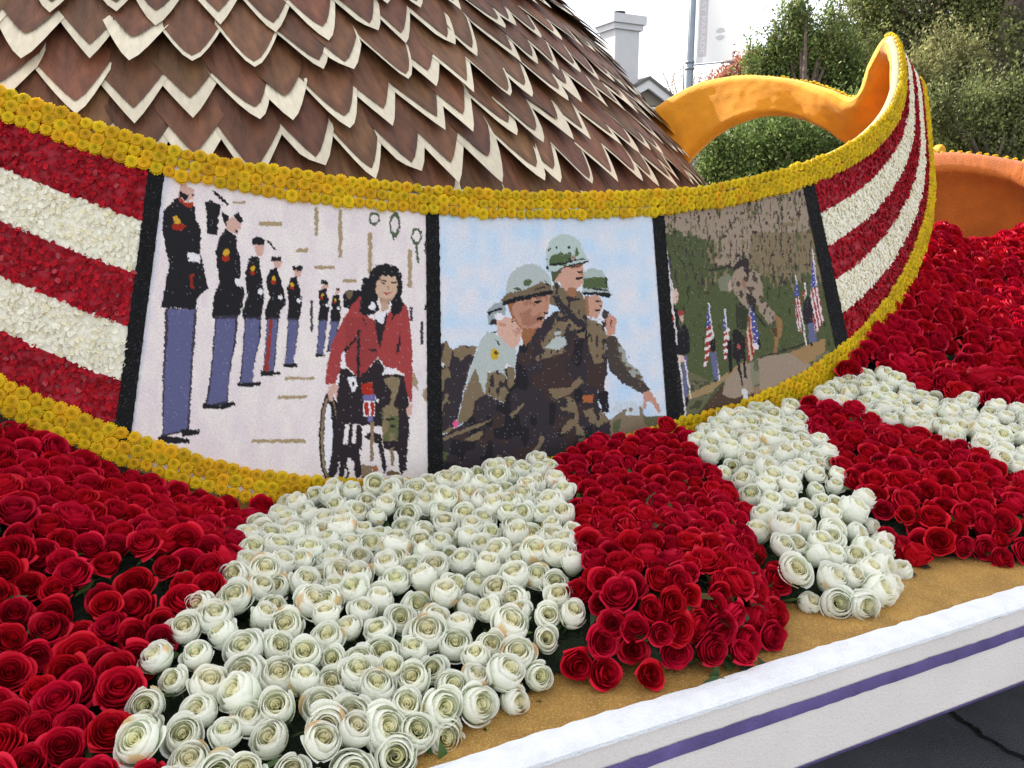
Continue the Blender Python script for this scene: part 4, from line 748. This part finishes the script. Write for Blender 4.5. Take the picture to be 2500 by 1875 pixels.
# two folded yellow petals lying on the lip
for (x, y, sx) in ((2292,362,.055), (2270,366,.042)):
    V, F = [], []; nu, nv = 13, 7
    for i in range(nu):
        for j in range(nv):
            a = math.pi*i/(nu-1); b = j/(nv-1); V.append((math.cos(a)*(.62+.1*b)*(1-.15*b), (b-.5)*.8, math.sin(a)*.72*(1-.25*(b-.5)**2)+.04*math.sin(5*a)))
    me = fast_mesh('folded_petal', np.array(V)*sx, gridfaces(nu, nv), [M['petaly']], True); c = un(x, y+8, 4.86); c[2] = float(np.interp(c[0], T[:, 0], T[:, 2]))+.003
    o = thing('folded_petal', ('large' if sx > .05 else 'small')+' folded yellow petal lying on the lip of the orange wall', 'petal', c, None, me); o.rotation_euler = (0, 0, .5 if sx > .05 else -.3)
# ================================================================ background
M['stucco'] = mat('pale_stucco', (.62, .62, .64), .9, (40, .3, .01), (2, .05)); M['whitepaint'] = mat('white_paint', (.78, .78, .79), .6)
M['roof'] = mat('grey_shingle', (.16, .155, .15), .9, (30, .6, .02), (8, .2)); M['flue'] = mat('dark_metal', (.03, .03, .035), .5, metal=.6)
M['tanwall'] = mat('tan_wall', (.36, .32, .27), .9, (30, .3, .01)); M['glass'] = mat('window_glass', (.05, .06, .07), .08, spec=.6)
M['steel'] = mat('galvanised_steel', (.25, .28, .32), .45, metal=.5, var=(6, .1)); M['banner'] = mat('banner_cloth', (.84, .84, .85), .7, transl=.35)
M['bannerband'] = mat('banner_band', (.70, .66, .69), .7, transl=.3); M['bannertext'] = mat('banner_lettering', (.84, .84, .85), .7); M['mark'] = mat('banner_mark', (.62, .62, .64), .7)
M['bark'] = mat('bark', (.12, .09, .07), .9, (18, .8, .02), (6, .3)); M['treeleaf'] = mat('tree_leaf', (1, 1, 1), .6, attr=True, transl=.35, spec=.25)
# ---- house: chimney and porch gable rising behind the mound
hd = 22.; hp = un(1500, 500, hd); TH = R(28)
house = thing('house', 'pale stucco house with tall capped chimney and small gable rising behind the feathered mound', 'house', (float(hp[0]), float(hp[1]), 0)); house.rotation_euler = (0, 0, TH)
def hbox(name, lo, hi, m, parent=house):
    V, F = [], []; box(V, F, lo, hi); return obj(name, mesh(name, V, F, [m]), parent)
zt = lambda y, d=hd: float(un(1500, y, d)[2])
ch = hbox('chimney', (-.12, .0, 0), (.66, .74, zt(90)), M['stucco'])
hbox('chimney_cap', (-.20, -.07, zt(90)+.002), (.74, .81, zt(77)), M['stucco'], ch); hbox('chimney_cap', (-.26, -.13, zt(77)+.002), (.80, .87, zt(57)), M['stucco'], ch)
V, F = [], []; n = 16
for rr_, z_ in ((.17, zt(57)), (.17, zt(44)), (.14, zt(44)), (.14, zt(50))): V += [(-.02+.27+rr_*math.cos(2*math.pi*i/n), .37+rr_*math.sin(2*math.pi*i/n), z_+.002) for i in range(n)]
for k in range(3): F += [(k*n+i, k*n+(i+1) % n, (k+1)*n+(i+1) % n, (k+1)*n+i) for i in range(n)]
obj('flue', mesh('flue', V, F, [M['flue']]), ch)
gx, gz, ge = .95, zt(198), 1.25; slope = .52                    # porch gable: apex x, ridge height, half width
def prism(name, pts, y0, y1, m, parent=house):
    n = len(pts); V = [(x, y0, z) for x, z in pts]+[(x, y1, z) for x, z in pts]; F = [tuple(range(n))[::1], tuple(range(2*n-1, n-1, -1))]+[(i, i+n, (i+1) % n+n, (i+1) % n) for i in range(n)]
    return obj(name, mesh(name, V, F, [m]), parent)
prism('gable_panel', [(gx-ge+.1, gz-ge*slope), (gx+ge-.1, gz-ge*slope), (gx, gz-.06)], .12, .2, M['tanwall'])
for s_ in (-1, 1):
    prism('rake_board', [(gx, gz), (gx+s_*ge*1.12, gz-ge*1.12*slope), (gx+s_*ge*1.12, gz-ge*1.12*slope-.22), (gx, gz-.24)][::s_], -.12, -.04, M['whitepaint'])
    prism('roof_slope', [(gx, gz+.07), (gx+s_*ge*1.16, gz+.07-ge*1.16*slope), (gx+s_*ge*1.16, gz-.01-ge*1.16*slope), (gx, gz-.01)][::s_], -.16, 3.2, M['roof'])
hbox('cornice', (gx-ge-.1, -.10, gz-ge*slope-.30), (gx+ge+.1, .115, gz-ge*slope-.06), M['whitepaint'])
hbox('wall', (-4.5, .25, 0), (3.4, 7., gz-ge*slope-.1), M['tanwall'])
prism('main_roof', [(-5., gz-ge*slope-.1), (3.8, gz-ge*slope-.1), (2.2, gz-.15), (-3.4, gz-.15)], .9, 7.4, M['roof'])
for x0 in (1.5, 2.55):
    wn = hbox('window', (x0, .19, .9), (x0+.8, .248, 2.5), M['whitepaint']); hbox('pane', (x0+.07, .17, .97), (x0+.73, .188, 2.43), M['glass'], wn)
# ---- street pole and banner
pd_ = 14.; pb = un(1669, 500, pd_); pole = thing('street_pole', 'grey steel street pole standing behind the golden arch of the ribbon', 'pole', (float(pb[0]), float(pb[1]), 0))
def tube(name, pts, rad, m, parent, n=12):
    V, F = [], []; pts = [Vector(q) for q in pts]
    for i, q in enumerate(pts):
        d = (pts[min(i+1, len(pts)-1)]-pts[max(i-1, 0)]).normalized(); a = d.orthogonal().normalized(); b = d.cross(a); r_ = rad[i] if isinstance(rad, (list, tuple)) else rad
        V += [tuple(q+(a*math.cos(2*math.pi*k/n)+b*math.sin(2*math.pi*k/n))*r_) for k in range(n)]
    for i in range(len(pts)-1): F += [(i*n+k, i*n+(k+1) % n, (i+1)*n+(k+1) % n, (i+1)*n+k) for k in range(n)]
    F += [tuple(range(n))[::-1], tuple((len(pts)-1)*n+k for k in range(n))]
    return obj(name, mesh(name, V, F, [m], True), parent) if name else (V, F)
tube('shaft', [(0,0,0), (0,0,3), (0,0,7.5)], [.075, .062, .05], M['steel'], pole); tube('base_flange', [(0,0,0), (0,0,.25)], .12, M['steel'], pole)
bz0, bz1 = float(un(1669, 172, pd_)[2]), 6.2; bang = R(-32); bd = Vector((math.cos(bang), math.sin(bang), 0)); W_ = .62
for z_ in (bz0, bz1):
    for dz in (-.05, .05): tube('clamp_band', [(0,0,z_+dz-.02), (0,0,z_+dz+.02)], .075, M['steel'], pole)
    tube('banner_arm', [(0,0,z_), tuple(bd*(W_+.14)+Vector((0,0,z_)))], .011, M['steel'], pole, 8)
tube('cable', [(-.09,0,0), (-.10,0,2.5), (-.075,0,4.2), (-.05,0,7.3)], .005, M['steel'], pole, 6)
bl = thing('street_banner', 'washed-out white banner hanging from the street pole', 'banner', tuple(Vector(pole.location)+bd*.1+Vector((0, 0, bz0)))); bl.rotation_euler = (0, 0, bang)
ns_, nv_ = 14, 40; X, Z = np.meshgrid(np.linspace(0, W_, ns_), np.linspace(.02, bz1-bz0-.02, nv_), indexing='ij'); Y = .012*np.sin(X*9+Z*2.2)
obj('cloth', fast_mesh('cloth', np.stack([X, Y, Z], 2).reshape(-1, 3), gridfaces(ns_, nv_), [M['banner']], True), bl)
X, Z = np.meshgrid(np.linspace(.03, .17, 5), np.linspace(.12, bz1-bz0-.1, nv_), indexing='ij'); Y = .012*np.sin(X*9+Z*2.2)-.004
obj('colour_band', fast_mesh('colour_band', np.stack([X, Y, Z], 2).reshape(-1, 3), gridfaces(5, nv_), [M['bannerband']], True), bl)
cu = bpy.data.curves.new('lettering', 'FONT'); cu.body = 'POST PARADE'; cu.size = .12; cu.align_x = 'LEFT'; to = bpy.data.objects.new('tmp', cu); COL.objects.link(to)
dg = bpy.context.evaluated_depsgraph_get(); tm = bpy.data.meshes.new_from_object(to.evaluated_get(dg)); bpy.data.objects.remove(to); tm.materials.clear(); tm.materials.append(M['bannertext'])
wtx = max(v.co.x for v in tm.vertices); k = 1.04/wtx
for v in tm.vertices: x_, z_ = .055+v.co.y*.95, .16+1.04-v.co.x*k; v.co = (x_, .012*math.sin(x_*9+z_*2.2)-.007, z_)
tm.name = 'lettering'; obj('lettering', tm, bl)
def halfdisc(cx, cz, r_, a0, a1, n=14): V = [(cx, 0, cz)]+[(cx+r_*math.cos(a0+(a1-a0)*i/n), 0, cz+r_*math.sin(a0+(a1-a0)*i/n)) for i in range(n+1)]; return [(x, .012*math.sin(x*9+z*2.2)-.004, z) for x, y, z in V], [(0, i, i+1) for i in range(1, n+1)]
for a0 in (.25, .25+math.pi): V, F = halfdisc(.40, .44+(.012 if a0 < 1 else -.012), .085, a0, a0+math.pi-.5); obj('round_mark', mesh('round_mark', V, F, [M['mark']]), bl)
V, F = [], []
for i in range(7): v_, f_ = halfdisc(.40+.035*math.cos(i*.9), 1.34+.045*math.sin(i*.9), .016, 0, 6.28, 8); b = len(V); V += v_; F += [tuple(j+b for j in q) for q in f_]
obj('flower_mark', mesh('flower_mark', V, F, [M['mark']]), bl)
# ---- trees and shrubs
def tree(name, label, px_, d, lobes, nleaf, cols, leaf=.05, group=None, trunk=.1, spiky=0., cat='tree', clump=.20, aspect=.5):
    """lobes: list of (px, py, rx_px, ry_px, depth offset); crown of leaf faces in clumps on branches"""
    g = un(px_, 700, d); root = thing(name, label, cat, (float(g[0]), float(g[1]), 0), group); base = np.array((g[0], g[1], 0.))
    LB = [(un(x, y, d+o)-base, rx*d/FPX, ry*d/FPX) for x, y, rx, ry, o in lobes]; LB = LB + [(c+np.array((rng.uniform(-1, 1)*a, rng.uniform(-.6, .6)*a, rng.uniform(-.5, 1.05)*b)), a*rng.uniform(.22, .42), b*rng.uniform(.3, .6)) for c, a, b in LB for _ in range(3)]; area = np.array([a*b for _, a, b in LB]); pr = area/area.sum()
    nc = max(60, int(nleaf/55)); V, F = [], []; ci = rng.choice(len(LB), nc, p=pr); cen = np.zeros((nc, 3))
    for i in range(nc):
        c, a, b = LB[ci[i]]; q = rng.normal(0, 1, 3); q = q/np.linalg.norm(q)*rng.uniform(.25, 1.0)**.45; q[2] = q[2]*(1+.25*rng.random()); cen[i] = c + q*np.array((a, a*.8, b))
    cen[:, 2] = np.maximum(cen[:, 2], .15)
    top = max(c[2]+b for c, a, b in LB)*.75
    VV, FF = tube(None, [(0, 0, 0), (.06, .03, top*.35), (-.05, .05, top*.7), (0.02, 0, top)], [trunk, trunk*.75, trunk*.5, trunk*.15], M['bark'], None, 9); V += VV; F += FF
    for c, a, b in LB:
        st = Vector((0, 0, min(top*.8, max(.2, (c[2]-b)*.7)))); mid = (st+Vector(c))*.5+Vector((0, 0, .15)); VV, FF = tube(None, [st, mid, Vector(c), Vector(c)+Vector((.1, 0, b*.6))], [trunk*.5, trunk*.35, trunk*.2, trunk*.05], M['bark'], None, 6); q = len(V); V += VV; F += [tuple(j+q for j in f) for f in FF]
    for i in range(0, nc, 3):       # twigs
        c, a, b = LB[ci[i]]; VV, FF = tube(None, [Vector(c), (Vector(c)+Vector(cen[i]))*.5+Vector((0, 0, -.05)), Vector(cen[i])], [trunk*.12+.004, .007, .004], M['bark'], None, 4); q = len(V); V += VV; F += [tuple(j+q for j in f) for f in FF]
    obj('trunk', mesh('trunk', V, F, [M['bark']], True), root)
    ii = rng.integers(0, nc, nleaf); cs = clump*rng.uniform(.5, 1.35, nc); tone = rng.uniform(.4, 1.55, nc)
    off = rng.normal(0, 1, (nleaf, 3))*cs[ii][:, None]*np.array((.6, .6, .62)); up = rng.random(nleaf) < spiky
    off[up] *= np.array((.22, .22, 1.6)); off[up, 2] = np.abs(off[up, 2])*1.3
    P = cen[ii]+off; ax = nrm(rng.normal(0, 1, (nleaf, 3))+np.array((0, 0, .55))+nrm(off)*.6); sd = nrm(np.cross(ax, rng.normal(0, 1, (nleaf, 3)))); l = leaf*rng.uniform(.8, 1.6, nleaf)[:, None]
    Q = np.stack([P, P+ax*l*.5+sd*l*aspect*.5, P+ax*l, P+ax*l*.5-sd*l*aspect*.5], 1).reshape(-1, 3)
    cc = np.array((2.3, 2.0, 1.5))*np.array(cols)[rng.integers(0, len(cols), nleaf)]*tone[ii][:, None]*rng.uniform(.75, 1.25, (nleaf, 1))
    obj('crown', fast_mesh('crown', Q, np.arange(nleaf*4).reshape(-1, 4), [M['treeleaf']], False, np.repeat(cc, 4, 0)), root); return root
OL = [(.085,.105,.045), (.065,.09,.035), (.11,.125,.06), (.05,.075,.03)]; GR = [(.05,.09,.03), (.07,.115,.04), (.035,.065,.024), (.10,.14,.06)]; DG = [(.05,.07,.032), (.065,.09,.04), (.09,.11,.055)]; RD = [(.19,.09,.085), (.22,.12,.08), (.15,.075,.08)]
tree('olive_tree', 'tall olive-green tree filling the sky beyond the curl of the ribbon', 2380, 15, [(2260,60,180,150,0),(2440,30,190,170,.5),(2180,170,140,110,-.4),(2420,210,190,150,-.5),(2560,130,180,200,.3),(2320,-120,230,150,.3),(2560,-150,240,180,.2),(2130,40,90,50,-.1)], 150000, OL, .058, trunk=.22, spiky=.25, clump=.24)
tree('upright_tree', 'upright spiky green tree with feathery tips against pale sky', 1930, 13, [(1925,110,45,75,0),(1880,180,60,50,.2),(1975,170,60,70,0),(2040,140,55,70,.3),(1930,230,110,70,.3),(2060,230,90,80,.2)], 42000, OL+GR, .048, trunk=.09, spiky=.45, clump=.16)
tree('bushy_tree', 'leafy green bush seen through the golden arch', 1900, 11, [(1770,400,70,70,0),(1860,350,90,70,.2),(1960,370,100,80,0),(2060,330,100,70,.3),(1840,470,130,70,0),(2000,480,130,80,0),(1745,470,60,60,.1),(2120,400,90,90,.2)], 80000, GR, .042, trunk=.08, spiky=.12, clump=.16, cat='bush')
tree('hedge_shrub', 'dark tangled shrub beyond the orange wall', 2400, 10, [(2330,330,90,70,0),(2430,320,110,90,.2),(2520,340,100,110,.1),(2300,420,90,70,.2),(2460,430,140,80,0)], 60000, DG, .04, trunk=.07, spiky=.2, clump=.15, cat='shrub')
tree('sage_shrub', 'grey-green wispy shrub directly beyond the striped curl', 2270, 11.5, [(2250,250,70,90,0),(2330,220,80,90,.3),(2260,360,80,70,0),(2180,330,80,90,.4)], 46000, [(.11,.125,.065), (.085,.10,.05), (.14,.15,.09)], .045, trunk=.07, spiky=.5, clump=.16, cat='shrub')
tree('red_leaf_tree', 'small tree with pinkish red leaves peeping above the golden arch', 1790, 19, [(1790,175,42,30,0),(1830,190,40,30,.2),(1765,200,30,24,0)], 2400, RD, .07, trunk=.07, spiky=.1, clump=.2)
tree('bare_tree', 'thin nearly bare tree between the street pole and the house gable', 1650, 26, [(1640,205,45,45,0),(1690,195,40,45,0),(1655,250,60,40,0)], 700, [(.40,.28,.26), (.35,.27,.22)], .06, trunk=.05, spiky=.1, clump=.3)
tree('green_tree', 'broad green tree standing behind the feathery upright tree', 2100, 19, [(2080,240,120,90,0),(1990,250,90,70,0),(1900,270,90,60,.2),(2180,180,110,110,0),(1830,280,70,60,0)], 60000, OL, .065, trunk=.15, spiky=.2, clump=.26)
